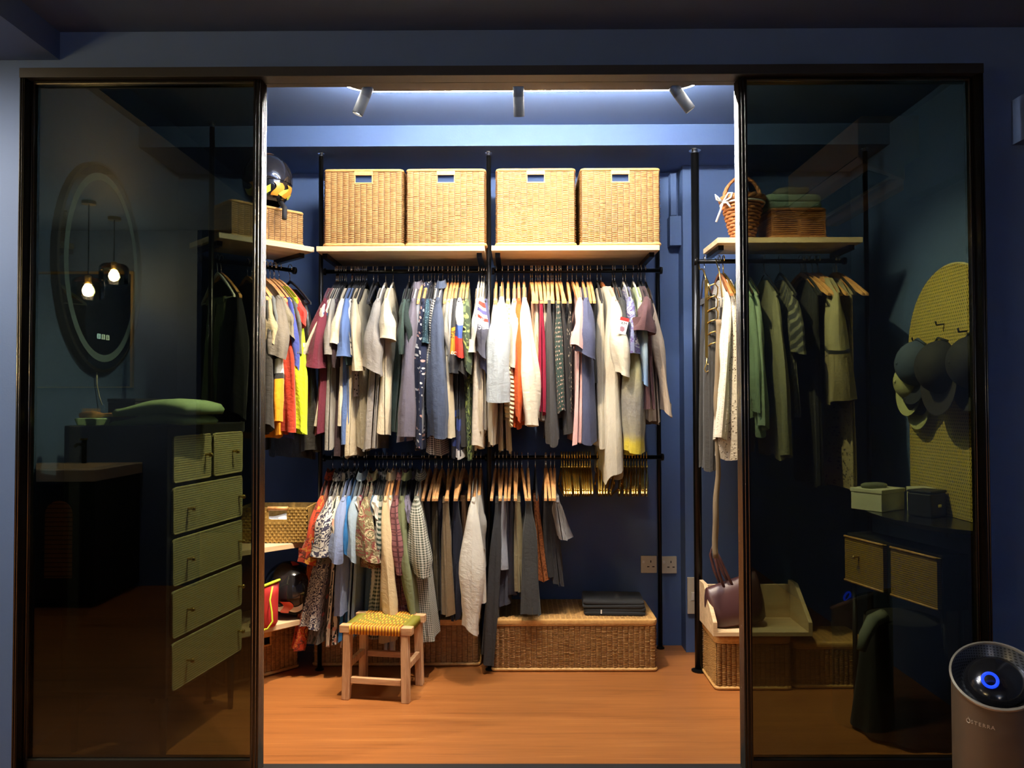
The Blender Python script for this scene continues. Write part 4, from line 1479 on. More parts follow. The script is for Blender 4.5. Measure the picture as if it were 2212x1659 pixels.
MB().loft([[(x * tw * 0.3, -0.0012, -thh * 0.2 + z * thh * 0.16) for x, z in ((-1, 0.6), (-0.4, 1), (0.6, 0.8), (1, -0.2), (0.4, -1), (-0.7, -0.8))], [(x * tw * 0.3, -0.0007, -thh * 0.2 + z * thh * 0.16) for x, z in ((-1, 0.6), (-0.4, 1), (0.6, 0.8), (1, -0.2), (0.4, -1), (-0.7, -0.8))]]).obj('tag_picture', m_plain('tag_print', S(150, 110, 120), 0.6), tagm)
top(BACK, 'tan brown tunic with slanted hem', 1336, (1334, 968, 34), fab('tan', S(178, 128, 92)), None, 'top', fwd=0.02, ragged=0.035, **dict(k, style='black'))
top(BACK, 'yellow and grey fading fuzzy knit', 1366, (1375, 980, 38), fab('fuzzy', S(206, 196, 110), 'fade', stops=[(0, S(160, 156, 130)), (0.14, S(206, 188, 70)), (0.34, S(176, 168, 120)), (0.58, S(134, 130, 120)), (0.72, S(150, 144, 122)), (0.80, S(208, 188, 62))], L=0.84), (1371, 975, 50, 'long', 0.85), 'sweater', fwd=0.02, **dict(k, style='black'))
top(BACK, 'blue and violet scarf print blouse', 1362, (1366, 820, 18), fab('scarf', S(120, 126, 156), 'paisley', S(212, 206, 196), S(90, 70, 120), s=0.02), (1367, 765, 22), 'blouse', fwd=0.045, **dict(k, style='white'))
top(BACK, 'green to blue tie dye top', 1384, (1392, 850, 16), fab('tiedye', S(150, 176, 130), 'fade', stops=[(0, S(186, 200, 150)), (0.35, S(150, 170, 180)), (0.62, S(110, 136, 170)), (0.85, S(130, 176, 130))], L=0.6), (1393, 828, 18, 'long', 1.0), 'top', fwd=0.03, **dict(k, style='white'))
top(BACK, 'brown maroon tee with slanting sleeve at the right end', 1398, (1406, 880, 28), fab('mar2', S(92, 64, 64)), (1388, 720, 46), fwd=0.06, **dict(k, style='black'))
top(BACK, 'pale cream top under the brown maroon tee', 1400, (1402, 905, 20), fab('pcream', S(200, 188, 164)), None, 'top', **dict(k, style='black'))
top(BACK, 'beige long sleeved top swinging out at the right end', 1408, (1420, 915, 22), fab('beige2', S(186, 168, 146)), (1442, 893, 22, 'long', 0.85), 'sweater', fwd=-0.02, **dict(k, style='wire'))

# ---------------------------------------------------------------- lower rail, left of the middle pole
k = dict(group=G3, style='black', collar=True)
top(LOW, 'red and amber patterned shirt trailing near the floor', 694, (636, 1408, 30), fab('redamb', S(190, 70, 40), 'paisley', S(206, 150, 60), S(110, 50, 36), s=0.05), (663, 1218, 28), 'shirt', fwd=0.03, **k)
top(LOW, 'navy and white leaf print shirt', 712, (668, 1360, 46), fab('leafn', S(206, 202, 192), 'leaf', S(62, 60, 80), s=0.016), (694, 1196, 50), 'shirt', fwd=0.06, **k)
top(LOW, 'dark tropical shirt with green fronds', 720, (683, 1388, 34), fab('trop', S(104, 98, 92), 'floral', S(52, 60, 50), S(170, 96, 84), s=0.03), (700, 1215, 22), 'shirt', fwd=0.02, **k)
top(LOW, 'cream hibiscus shirt with black palm leaves', 728, (716, 1398, 34), fab('hibis', S(222, 210, 186), 'floral', S(50, 54, 52), S(222, 160, 134), s=0.042), (726, 1180, 34), 'shirt', fwd=0.04, **k)
top(LOW, 'light blue tee with wide sleeve among patterned shirts', 741, (734, 1330, 22), fab('lblue', S(136, 152, 190)), (727, 1208, 32), fwd=0.07, **dict(k, collar=False))
top(LOW, 'white shirt with fine dark marks', 746, (742, 1340, 14), fab('wmarks', S(222, 214, 200), 'leaf', S(96, 90, 84), s=0.02), (745, 1190, 10), 'shirt', **k)
top(LOW, 'bright azure blue tee', 752, (740, 1385, 14), fab('azure', S(48, 116, 176)), (751, 1200, 14), fwd=0.04, **dict(k, collar=False))
top(LOW, 'powder blue shirt with rolled sleeve', 766, (757, 1378, 24), fab('powder', S(150, 168, 182)), (764, 1206, 28), 'shirt', fwd=0.05, **k)
top(LOW, 'maroon and white block striped shirt', 776, (742, 1396, 24), fab('mwblock', S(226, 214, 200), 'vstripe', S(128, 40, 64), s=0.07), (780, 1110, 10), 'shirt', **k)
top(LOW, 'ornate paisley shirt in olive, wine and cream', 789, (800, 1230, 40), fab('pais', S(112, 104, 72), 'paisley', S(206, 190, 150), S(128, 62, 56), s=0.024), (796, 1205, 52), 'shirt', fwd=0.07, **k)
top(LOW, 'petrol blue shirt behind the paisley one', 803, (800, 1330, 16), fab('petrol', S(70, 92, 112)), (806, 1120, 12), 'shirt', **k)
top(LOW, 'plain white shirt before the green gingham', 812, (812, 1300, 14), fab('white4', S(218, 212, 198)), (814, 1120, 12), 'shirt', **k)
top(LOW, 'green and white gingham shirt', 820, (802, 1385, 40), fab('ging2', S(212, 208, 190), 'check', S(50, 64, 54), s=0.022), (820, 1190, 16), 'shirt', fwd=0.02, **k)
k['style'] = 'wood'
top(LOW, 'butter yellow linen shirt', 832, (842, 1385, 40), fab('butter', S(214, 190, 148)), (846, 1330, 36, 'long', 0.7), 'shirt', fwd=0.045, **k)
top(LOW, 'white collared shirt behind the butter yellow one', 842, (840, 1412, 24), fab('white5', S(206, 200, 186)), (846, 1200, 12), 'shirt', **k)
k['style'] = 'dark'
top(LOW, 'wine red plaid shirt', 853, (868, 1310, 28), fab('winep', S(142, 92, 92), 'plaid', S(84, 50, 54), S(110, 66, 66), s=0.024), (866, 1235, 34, 'long', 1.05), 'shirt', fwd=0.03, **k)
k['style'] = 'black'
top(LOW, 'magenta and teal checked shirt under the wine plaid', 860, (876, 1340, 18), fab('magc', S(206, 180, 180), 'check', S(132, 62, 92), s=0.03), None, 'shirt', **k)
top(LOW, 'sage green long shirt', 866, (894, 1335, 26), fab('sage', S(122, 128, 92)), (893, 1325, 26, 'long', 0.9, -0.005), 'shirt', fwd=0.045, **k)
top(LOW, 'lilac grey shirt peeping behind the sage one', 878, (888, 1180, 14), fab('lilac', S(112, 106, 122)), (884, 1120, 10), 'shirt', **k)
k['style'] = 'white'
top(LOW, 'small green check shirt with striped tail over the hamper', 898, (926, 1385, 42), fab('gcheck', S(216, 212, 196), 'check', S(66, 76, 62), s=0.0105), (912, 1240, 44, 'long', 1.0), 'shirt', fwd=0.05, **k)

kb = dict(group=G5)
trousers(LOW, 'black trousers nearest the small check shirt', 912, (918, 1322, 22), fab('blkp1', S(44, 44, 46)), **kb)
trousers(LOW, 'washed black jeans second in the trouser row', 922, (930, 1325, 20), fab('blkp2', S(56, 56, 60)), **kb)
trousers(LOW, 'dark olive trousers with narrow legs', 938, (943, 1318, 18), fab('olivp', S(84, 76, 58)), **kb)
trousers(LOW, 'ink blue trousers behind the khaki satin pair', 950, (956, 1328, 18), fab('inkp', S(46, 48, 62)), **kb)
trousers(LOW, 'khaki satin trousers with knotted tie ends', 962, (966, 1330, 26), fab('khakp', S(142, 122, 92), rough=0.4, spec=0.5), fwd=0.06, **kb)
trousers(LOW, 'midnight blue trousers with bunched hem', 984, (982, 1332, 30), fab('midp', S(44, 48, 62)), fwd=0.03, ragged=0.02, **kb)
trousers(LOW, 'camel trousers half hidden by the white blouse', 1000, (1004, 1230, 14), fab('camelp', S(156, 122, 82)), **kb)
top(LOW, 'stone grey shirt behind the long white blouse', 1034, (1038, 1230, 24), fab('stone', S(150, 146, 138)), (1037, 1180, 22), 'shirt', group=G3, style='wood')
top(LOW, 'white crepe blouse hanging in front of the lower hamper', 1022, (1030, 1300, 40), fab('crepe', S(226, 222, 208)), (1018, 1362, 40, 'long', 1.25, 0.0), 'blouse', fwd=0.09, group=G3, style='wood')

# ---------------------------------------------------------------- lower rail, right of the middle pole
trousers(LOW, 'long charcoal wide leg trousers reaching the floor', 1076, (1056, 1438, 30), fab('charw', S(66, 66, 66)), fwd=0.07, name='trousers', **kb)
trousers(LOW, 'pale acid washed jeans', 1086, (1082, 1232, 18), fab('acid', S(140, 152, 170), 'denim', S(200, 206, 214)), fwd=0.03, **kb)
trousers(LOW, 'dark indigo jeans below the acid washed pair', 1094, (1090, 1308, 28), fab('indig', S(60, 62, 72), 'denim', S(84, 86, 96)), **kb)
trousers(LOW, 'shiny black trousers in the right trouser row', 1104, (1108, 1286, 14), fab('shinyb', S(40, 42, 50), rough=0.35, spec=0.6), **kb)
trousers(LOW, 'olive satin trousers with turned up cuff', 1118, (1124, 1278, 18), fab('olives', S(146, 136, 102), rough=0.45, spec=0.45), fwd=0.04, **kb)
trousers(LOW, 'wide charcoal trousers over the hamper lid', 1142, (1148, 1330, 46), fab('charw2', S(70, 72, 70)), fwd=0.07, **kb)
g, t_, l_, z_ = trousers(LOW, 'copper sequin trousers on a black hanger', 1158, (1172, 1255, 20), fab('copper', S(120, 66, 36), 'sequin', S(206, 130, 78), s=0.006), w=0.12, style='black', hlabel='slim black hanger carrying the copper sequin trousers', **kb)
trousers(LOW, 'black cropped trousers with button cuff', 1180, (1186, 1245, 18), fab('blkc', S(54, 54, 54)), **kb)
trousers(LOW, 'faded black trousers behind the grey shorts', 1192, (1206, 1266, 24), fab('fadb', S(58, 58, 60)), **kb)
trousers(LOW, 'grey denim shorts, last before the gold hangers', 1202, (1216, 1165, 36), fab('gden', S(112, 112, 112), 'denim', S(160, 160, 160)), w=0.13, fwd=0.03, cat='shorts', name='shorts', **kb)

# bare wooden hangers among the trousers and tops
for px, lab in ((930, 'between the washed black jeans and the dark olive trousers'), (946, 'between the dark olive and the ink blue trousers'), (972, 'between the khaki satin and the midnight blue trousers'),
                (993, 'between the midnight blue and the camel trousers'), (1012, 'just left of the white crepe blouse'), (1068, 'first right of the middle pole on the lower rail'),
                (1112, 'between the shiny black and the olive satin trousers'), (1128, 'between the olive satin and the wide charcoal trousers'), (1184, 'between the cropped and the faded black trousers')):
    t_, _ = LOW.t(px, 1080)
    hanger(LOW, t_, 'wood', 'spare wooden hanger ' + lab, random.uniform(-0.1, 0.1), 'spare wooden hangers below')
for px, lab in ((1148, 'just right of the balloon sleeve blouse'), (1165, 'between the lace camisole and the crimson top'), (1189, 'above the charcoal slip dress'), (1199, 'above the dark grey sleeveless dress'),
                (1212, 'above the pink dotted dress'), (1243, 'just left of the pale pink tee'), (1278, 'just right of the navy grey tee')):
    t_, _ = BACK.t(px, 640)
    hanger(BACK, t_, 'wood', 'spare wooden hanger ' + lab, random.uniform(-0.1, 0.1), 'spare wooden hangers above')
for px, lab in ((708, 'beside the maroon tee'), (728, 'beside the plum tee'), (742, 'beside the denim blue tee'), (760, 'beside the black script tee'), (770, 'beside the frilled sand tee'), (790, 'just after the khaki tee'), (800, 'just left of the mid grey tee')):
    t_, _ = BACK.t(px, 600)
    hanger(BACK, t_, 'black', 'bare slim black hanger ' + lab, random.uniform(-0.05, 0.05), 'bare black hangers')


# ---------------------------------------------------------------- gold hangers bunched at the right end of the lower rail
def gold_meshes():
    hook = MB()
    R = 0.019
    pts = [(0, -R, -0.014)] + [(0, -R * math.cos(a), R * math.sin(a) * 0.9) for a in (PI * q / 10 for q in range(11))]
    pts += [(0, R * 0.7, -0.018), (0, 0.002, -0.034), (0, 0, -0.05), (0, 0, -0.07)]
    hook.tube([(x, y, z - 0.002) for x, y, z in pts], 0.0030, 6)
    frame = MB()
    zt, zb = -0.066, -0.178
    frame.tube([(0, -0.205, zb + 0.012), (0, -0.19, zb + 0.03), (0, -0.10, zt - 0.035), (0, -0.02, zt), (0, 0.02, zt), (0, 0.10, zt - 0.035), (0, 0.19, zb + 0.03), (0, 0.205, zb + 0.012), (0, 0.19, zb), (0, -0.19, zb)], 0.0056, 8, closed=True)
    col = MB()
    col.lathe([(0.004, -0.052), (0.0062, -0.056), (0.0062, -0.066), (0.004, -0.072)], 8)
    for s in (-1, 1):
        col.lathe([(0.003, -0.004), (0.007, 0.0), (0.003, 0.004)], 8, Matrix.Translation((0, s * 0.196, zb + 0.028)))
    return hook.mesh('hook', MATS['gold'], smooth=True), frame.mesh('frame', MATS['gold'], smooth=True), col.mesh('collar', MATS['gold'], smooth=True)


gm = gold_meshes()


def gold_hanger(px, yaw, lab):
    t_, _ = LOW.t(px, 1000, 0.0)
    h = thing('gold_hanger', lab, 'hanger', LOW.M(t_, yaw) @ Matrix.Translation((0, 0, 0.0126)) @ Matrix.Rotation(random.uniform(-0.02, 0.02), 4, 'Y'), 'empty gold hangers')
    for nm, m in zip(('hook', 'frame', 'collar'), gm):
        mk(nm, m, h)


ORD = ('first', 'second', 'third', 'fourth', 'fifth', 'sixth', 'seventh', 'eighth', 'ninth', 'tenth', 'eleventh', 'twelfth')
for i in range(12):
    gold_hanger(1213 + i * 5.6, random.uniform(-0.02, 0.03) - 0.004 * i, 'empty gold hanger, %s from the left in the left gold bunch' % ORD[i])
for i, px in enumerate((1290, 1297, 1308, 1318, 1330)):
    gold_hanger(px, -0.06 - 0.05 * i, 'loose gold hanger between the two gold bunches, %s from the left' % ORD[i])
for i in range(10):
    gold_hanger(1341 + i * 6.2, -0.16 + random.uniform(-0.03, 0.03), 'empty gold hanger, %s from the left in the right gold bunch' % ORD[i])

# ---------------------------------------------------------------- right rail
k = dict(group=G6, w=0.16)
g, t_, l_, z_ = top(RIGHT, 'white dotted grey shirt beside the gold trouser hanger', 1578, (1566, 905, 26), fab('wdotg', S(206, 198, 180), 'dots', S(150, 142, 128), s=0.007), (1556, 950, 22, 'long', 0.85), 'shirt', style='dark', **k)
top(RIGHT, 'cream shirt sprinkled with small dark sprigs', 1590, (1578, 990, 52), fab('sprig', S(222, 212, 192), 'specks', S(104, 90, 74), s=0.012), None, 'shirt', style='gold', fwd=0.02, **k)
trousers(RIGHT, 'dark grey trousers hanging beside the cream shirt', 1540, (1538, 1018, 26), fab('dgt', S(60, 58, 54)), style='wire', w=0.09, fwd=0.05, group=G6, hlabel='clip hanger carrying the dark grey trousers')
top(RIGHT, 'mint green shirt behind the right smoked glass', 1624, (1640, 900, 24), fab('mint', S(150, 176, 150)), (1640, 890, 22, 'long', 0.9), 'shirt', style='wire', **k)
top(RIGHT, 'pale jade shirt next to the mint one behind glass', 1638, (1648, 940, 22), fab('jade', S(166, 190, 166)), (1650, 925, 18, 'long', 0.9), 'shirt', style='wire', **k)
top(RIGHT, 'long grey green coat behind the right smoked glass', 1680, (1702, 990, 34), fab('ggcoat', S(140, 138, 110)), (1702, 985, 24, 'long', 0.9), 'jacket', style='wire', **k)
top(RIGHT, 'dark shirt with pale diagonal stripes behind glass', 1716, (1730, 900, 24), fab('diag', S(60, 60, 60), 'diag', S(120, 118, 100), s=0.025), (1732, 762, 26), 'shirt', style='black', **k)
top(RIGHT, 'sand camisole over a marbled skirt behind glass', 1816, (1828, 868, 64), fab('marb', S(170, 160, 120), 'bands', stops=[(0, S(170, 162, 122)), (0.42, S(30, 30, 28)), (0.45, S(150, 138, 100))], L=0.70), None, 'dress', style='wood', fwd=0.06, **k)
top(RIGHT, 'black dress between stripes and sand camisole behind glass', 1770, (1778, 1050, 30), fab('bdress', S(34, 34, 34)), None, 'dress', style='black', **k)
for i, px in enumerate((1764, 1776, 1790, 1802, 1838, 1846)):
    t_, _ = RIGHT.t(px, 620)
    hanger(RIGHT, t_, 'wood', '%s from the left of the spare wooden hangers behind the right glass' % ORD[i], 0.25, 'spare hangers behind the right glass')
top(RIGHT, 'narrow leopard print scarf dress behind glass', 1844, (1850, 1062, 14), fab('leop', S(176, 160, 120), 'specks', S(60, 50, 40), s=0.016), None, 'dress', style='black', **k)


# patterned belt-like scarf hanging low on the right rail
def strip_thing(name, label, cat, px0, px1, py0, py1, Y, cloth, wpx, th=0.006):
    a, b = P(px0, py0, Y), P(px1, py1, Y)
    wd = wpx * Y / F
    t = thing(name, label, cat, T(b.x, Y, b.z), G6)
    m = MB()
    n = 46
    rings = []
    for i in range(n + 1):
        f = i / n
        x = (b.x - a.x) * (f - 1) + 0.004 * math.sin(13 * f) + 0.002 * math.sin(31 * f)
        z = (a.z - b.z) * (1 - f)
        ww = wd * (0.9 + 0.12 * math.sin(9 * f))
        yy = 0.006 * math.sin(7 * f) + 0.003 * math.sin(29 * f)
        rings.append([(x - ww / 2, yy, z), (x, yy - th, z), (x + ww / 2, yy, z), (x, yy + th, z)])
    n_ = len(rings)
    m.loft(rings)
    o = m.obj('cloth', cloth, t, smooth=True)
    return t


strip_thing('knit_scarf', 'narrow brown woven scarf dangling below the dark grey trousers', 'scarf', 1552, 1546, 690, 1206, 3.36, fab('scarfb', S(120, 104, 80), 'specks', S(64, 54, 44), s=0.008), 13)

# gold multi-bar trouser hanger
pz = P(1526, 640, 3.40)
t = thing('trouser_rack', 'gold multi bar trouser hanger with six curved arms', 'hanger', T(PX(1526, 3.40, 640), 3.40, PZ(800, 3.40, 1526)))
z0 = PZ(800, 3.40, 1526)
def zz(py):
    return PZ(py, 3.40, 1526) - z0
m = MB()
m.box(-0.0075, 0.0075, -0.004, 0.004, zz(772), zz(604))
m.obj('bar', MATS['brass'], t, bevel=0.001)
hk = MB()
dy = YRR - 3.40
hk.tube([(-0.006, dy * 0.9 + 0.02, zz(598) + 0.10), (0, dy, zz(572)), (0.004, dy * 0.7, zz(574)), (0.0, dy * 0.25, zz(588)), (0, 0, zz(604))], 0.0032, 8)
hk.obj('hook', MATS['brass'], t, smooth=True)
hk = MB()
hk.tube([(0, 0, zz(772)), (-0.002, 0, zz(786)), (-0.012, 0, zz(796)), (-0.006, 0, zz(804)), (0.008, 0, zz(801)), (0.010, 0, zz(790)), (0.004, 0, zz(786))], 0.0026, 8)
hk.obj('lower_hook', MATS['brass'], t, smooth=True)
for py in (620, 646, 672, 697, 722, 746):
    m = MB()
    m.tube([(0.004, 0, zz(py + 3)), (0.012, -0.02, zz(py - 2)), (0.030, -0.03, zz(py - 5)), (0.046, -0.02, zz(py + 2)), (0.050, 0.0, zz(py + 14)), (0.046, 0.01, zz(py + 21))], 0.0032, 8)
    m.obj('arm', MATS['brass'], t, smooth=True)
# belts with buckles hanging on the rail behind it
t = thing('belt', 'black leather belt with silver buckle beside the gold trouser hanger', 'belt', T(PX(1562, 3.40, 700), 3.41, PZ(835, 3.41, 1560)))
zb_ = PZ(835, 3.41, 1560)
m = MB()
m.loft([[(x - 0.010, 0, z), (x + 0.010, 0, z), (x + 0.010, 0.006, z), (x - 0.010, 0.006, z)] for x, z in ((0, 0), (-0.004, 0.16), (0.002, PZ(664, 3.41, 1560) - zb_))])
m.obj('strap', m_plain('black_belt_leather', S(34, 32, 32), 0.4), t)
bz_ = PZ(652, 3.41, 1560) - zb_
m = MB()
m.tube([(-0.013, 0.003, bz_ - 0.02), (0.013, 0.003, bz_ - 0.02), (0.013, 0.003, bz_ + 0.02), (-0.013, 0.003, bz_ + 0.02)], 0.0028, 6, closed=True)
m.tube([(0, 0.003, bz_ - 0.02), (0.004, -0.004, bz_ + 0.022)], 0.002, 6)
m.obj('buckle', MATS['chrome'], t, smooth=True)
m = MB()
m.tube([(0, 0.003, bz_ + 0.02), (0.002, 0.05, RZ1 - zb_ - 0.06), (0.0, YRR - 3.41, RZ1 - zb_ + 0.012)], 0.003, 6)
m.obj('hanging_loop', MATS['brass'], t, smooth=True)
# ================================================================== STOOL
sx = 0.5 * (PX(757, 3.31, 1500) + PX(880, 3.31, 1505))
t = thing('stool', 'small pale wooden stool with woven yellow and olive cord seat', 'stool', T(sx + 0.008, 3.388, 0, math.radians(-9)))
HW, HD, SH = 0.128, 0.098, 0.318
WD = MATS['stool_wood']
for sx_ in (-1, 1):
    for sy_ in (-1, 1):
        m = MB()
        splay = 0.006
        m.loft([[(sx_ * (HW + splay) + a, sy_ * (HD + splay) + b, 0.0) for a, b in ((-0.017, -0.017), (0.017, -0.017), (0.017, 0.017), (-0.017, 0.017))],
                [(sx_ * HW + a, sy_ * HD + b, SH - 0.032) for a, b in ((-0.017, -0.017), (0.017, -0.017), (0.017, 0.017), (-0.017, 0.017))]])
        m.obj('leg', WD, t, bevel=0.003)
for sy_ in (-1, 1):
    MB().box(-HW - 0.034, HW + 0.034, sy_ * HD - 0.019, sy_ * HD + 0.019, SH - 0.033, SH).obj('seat_rail', m_wood('stool_rail_wood%d' % sy_, S(226, 184, 138), S(182, 134, 92), 0.6, 'X', 1.6) if sy_ < 0 else bpy.data.materials['stool_rail_wood-1'], t, bevel=0.003)
for sx_ in (-1, 1):
    MB().box(sx_ * HW - 0.014, sx_ * HW + 0.014, -HD + 0.018, HD - 0.018, SH - 0.031, SH - 0.004).obj('seat_rail', WD, t, bevel=0.002)
for sy_, z in ((-1, 0.082), (1, 0.132)):
    MB().box(-HW + 0.016, HW - 0.016, sy_ * (HD + 0.003) - 0.010, sy_ * (HD + 0.003) + 0.010, z - 0.013, z + 0.013).obj('stretcher', bpy.data.materials['stool_rail_wood-1'], t, bevel=0.002)
for sx_ in (-1, 1):
    MB().box(sx_ * (HW + 0.003) - 0.010, sx_ * (HW + 0.003) + 0.010, -HD + 0.016, HD - 0.016, 0.128, 0.156).obj('stretcher', WD, t, bevel=0.002)
MATS['cord_y'] = m_plain('yellow_cord', S(236, 176, 50), 0.6)
MATS['cord_b'] = m_plain('brown_cord', S(150, 88, 26), 0.6)
MATS['cord_o'] = m_plain('olive_cord', S(128, 122, 34), 0.6)
NX, NYc = 34, 22
x0s, x1s = -HW + 0.012, HW - 0.012
y0s, y1s = -HD - 0.022, HD + 0.022
yc, bc, oc = MB(), MB(), MB()
dx = (x1s - x0s) / NX
ix0, ix1 = -HW - 0.010, HW + 0.010
iy0, iy1 = -HD + 0.018, HD - 0.018
dyc = (iy1 - iy0) / NYc


def cell(mb, xa, xb, ya, yb, z, along_x):
    if along_x:
        mb.add([(xa, ya, z - 0.002), ((xa + xb) / 2, ya, z - 0.001), (xb, ya, z - 0.002), (xa, (ya + yb) / 2, z), ((xa + xb) / 2, (ya + yb) / 2, z + 0.003), (xb, (ya + yb) / 2, z), (xa, yb, z - 0.002), ((xa + xb) / 2, yb, z - 0.001), (xb, yb, z - 0.002)], [(0, 1, 4, 3), (1, 2, 5, 4), (3, 4, 7, 6), (4, 5, 8, 7)])
    else:
        mb.add([(xa, ya, z - 0.002), ((xa + xb) / 2, ya, z), (xb, ya, z - 0.002), (xa, (ya + yb) / 2, z - 0.001), ((xa + xb) / 2, (ya + yb) / 2, z + 0.003), (xb, (ya + yb) / 2, z - 0.001), (xa, yb, z - 0.002), ((xa + xb) / 2, yb, z), (xb, yb, z - 0.002)], [(0, 1, 4, 3), (1, 2, 5, 4), (3, 4, 7, 6), (4, 5, 8, 7)])


for i in range(NX):
    mb = yc if i % 2 == 0 else bc
    xa, xb = x0s + i * dx, x0s + (i + 1) * dx
    # wraps round the front and back rails
    for s in (-1, 1):
        yr = s * HD
        prof = [(yr - s * 0.019, SH + 0.0015), (yr + s * 0.021, SH + 0.0015), (yr + s * 0.0215, SH - 0.034), (yr - s * 0.019, SH - 0.0345)]
        mb.loft([[(xa, y, z) for y, z in prof], [((xa + xb) / 2, y + (0.0025 * s if k_ in (1, 2) else 0), z + (0.0025 if k_ < 2 else -0.002)) for k_, (y, z) in enumerate(prof)], [(xb, y, z) for y, z in prof]], True, False, False)
    for j in range(NYc):
        ya, yb = iy0 + j * dyc, iy0 + (j + 1) * dyc
        u, v = abs((i + 0.5) / NX - 0.5) * 2, abs((j + 0.5) / NYc - 0.5) * 2
        if int((u + v) * 3.6) % 2 == 0 and u < 0.97:
            cell(mb, xa, xb, ya, yb, SH + 0.001, False)
for j in range(NYc):
    ya, yb = iy0 + j * dyc, iy0 + (j + 1) * dyc
    for s in (-1, 1):
        xr = s * HW
        prof = [(xr - s * 0.030, SH - 0.0005), (xr + s * 0.013, SH - 0.0015), (xr + s * 0.0165, SH - 0.032), (xr - s * 0.014, SH - 0.0325)]
        oc.loft([[(x, ya, z) for x, z in prof], [(x + (0.002 * s if k_ in (1, 2) else 0), (ya + yb) / 2, z + (0.002 if k_ < 2 else 0)) for k_, (x, z) in enumerate(prof)], [(x, yb, z) for x, z in prof]], True, False, False)
    for i in range(NX):
        xa, xb = x0s + i * dx, x0s + (i + 1) * dx
        u, v = abs((i + 0.5) / NX - 0.5) * 2, abs((j + 0.5) / NYc - 0.5) * 2
        if not (int((u + v) * 3.6) % 2 == 0 and u < 0.97):
            cell(oc, xa, xb, ya, yb, SH + 0.001, True)
oc.box(x0s, x1s, iy0, iy1, SH - 0.008, SH - 0.0015)
for mb, mm, nm in ((yc, 'cord_y', 'yellow_cords'), (bc, 'cord_b', 'brown_cords'), (oc, 'cord_o', 'olive_cords')):
    o = mb.obj(nm, MATS[mm], t, smooth=True)
    o['kind'] = 'stuff'


# ================================================================== FOLDED THINGS
def folded(name, label, cat, M, w, d, layers, mat, th=0.014, r=0.012, group=None, wob=0.004, seed=1):
    """a folded stack of cloth: every layer a soft slab with a rounded fold"""
    t = thing(name, label, cat, M, group)
    rng = random.Random(seed)
    z = 0.0
    for i in range(layers):
        ww, dd = w * rng.uniform(0.96, 1.0), d * rng.uniform(0.95, 1.0)
        m = MB()
        o = rounded_rect(ww / 2, dd / 2, r, 4)
        ph = rng.uniform(0, 6)
        rings = []
        for f, zz_ in ((0.985, 0.0), (1.0, th * 0.3), (1.0, th * 0.7), (0.975, th)):
            rings.append([(x * f, y * f, z + zz_ + wob * math.sin(9 * x / w + ph) * (zz_ / th)) for x, y in o])
        # domed top
        rings.append([(x * 0.6, y * 0.6, z + th * 1.05 + wob * math.sin(9 * x / w + ph)) for x, y in o])
        m.loft(rings)
        m.obj('fold', mat, t, smooth=True, M=Matrix.Translation((rng.uniform(-0.004, 0.004), rng.uniform(-0.004, 0.004), 0)))
        z += th * 1.02
    return t


fx = 0.5 * (PX(1260, 3.68, 1330) + PX(1400, 3.68, 1330))
t = folded('folded_trousers', 'stack of folded black trousers on the long hamper', 'trousers', T(fx, 3.79, HAMPER[2] - 0.002, math.radians(-3)), 0.30, 0.22, 4, fab('foldb', S(46, 46, 46)), 0.017, 0.02, seed=5)
MB().box(-0.066, -0.060, -0.112, -0.108, 0.012, 0.030).obj('care_tag', MATS['white_plastic'], t)

# ================================================================== CORNER UNIT CONTENTS
def helmet(name, label, M, shell_mat, visor_mat, trim_mat, s=1.0, deco=None):
    """full face helmet looking towards -y"""
    t = thing(name, label, 'helmet', M)
    m = MB()

    def surf(u, v, grow=0.0):
        th = 2 * PI * u
        ph = PI * (0.02 + 0.80 * v)
        r = 0.125 + grow
        x = r * 0.92 * math.sin(ph) * math.sin(th)
        y = -r * 1.12 * math.sin(ph) * math.cos(th)
        z = 0.125 + r * 1.03 * math.cos(ph)
        if z < 0.10 and y < 0:        # chin bar juts forward
            y -= 0.020 * math.cos(th) * min(1, (0.10 - z) / 0.06)
        z = max(z, 0.004)
        return (x * s, y * s, z * s)

    m.grid(surf, 40, 22)
    m.obj('shell', shell_mat, t, smooth=True)
    vz = MB()
    vz.grid(lambda u, v: surf(-0.22 + 0.44 * u, 0.33 + 0.33 * v, 0.003), 22, 8)
    vz.obj('visor', visor_mat, t, smooth=True)
    for sgn in (-1, 1):
        ch = MB()
        ch.grid(lambda u, v: surf(sgn * (0.02 + 0.20 * u), 0.74 + 0.10 * v + 0.05 * abs(math.sin(6 * u)), 0.004), 12, 3)
        ch.obj('chin_graphic', trim_mat, t, smooth=True)
    if deco is not None:
        for a, b in ((0.0, 0.06), (-0.16, -0.10), (0.10, 0.16)):
            dd = MB()
            dd.grid(lambda u, v: surf(a + (b - a) * u + 0.02 * math.sin(5 * v), 0.70 + 0.20 * v, 0.0055), 6, 6)
            dd.obj('flame_graphic', deco, t, smooth=True)
        dd = MB()
        dd.grid(lambda u, v: surf(-0.06 + 0.12 * u, 0.04 + 0.12 * v, 0.004), 8, 6)
        dd.obj('crown_graphic', deco, t, smooth=True)
    st = MB()
    st.tube([(0.05 * s, -0.06 * s, 0.02 * s), (0.055 * s, -0.12 * s, -0.02 * s), (0.05 * s, -0.135 * s, -0.075 * s)], 0.012 * s, 8)
    o = st.obj('chin_strap', m_plain('black_webbing', S(40, 38, 38), 0.7), t, smooth=True)
    return t


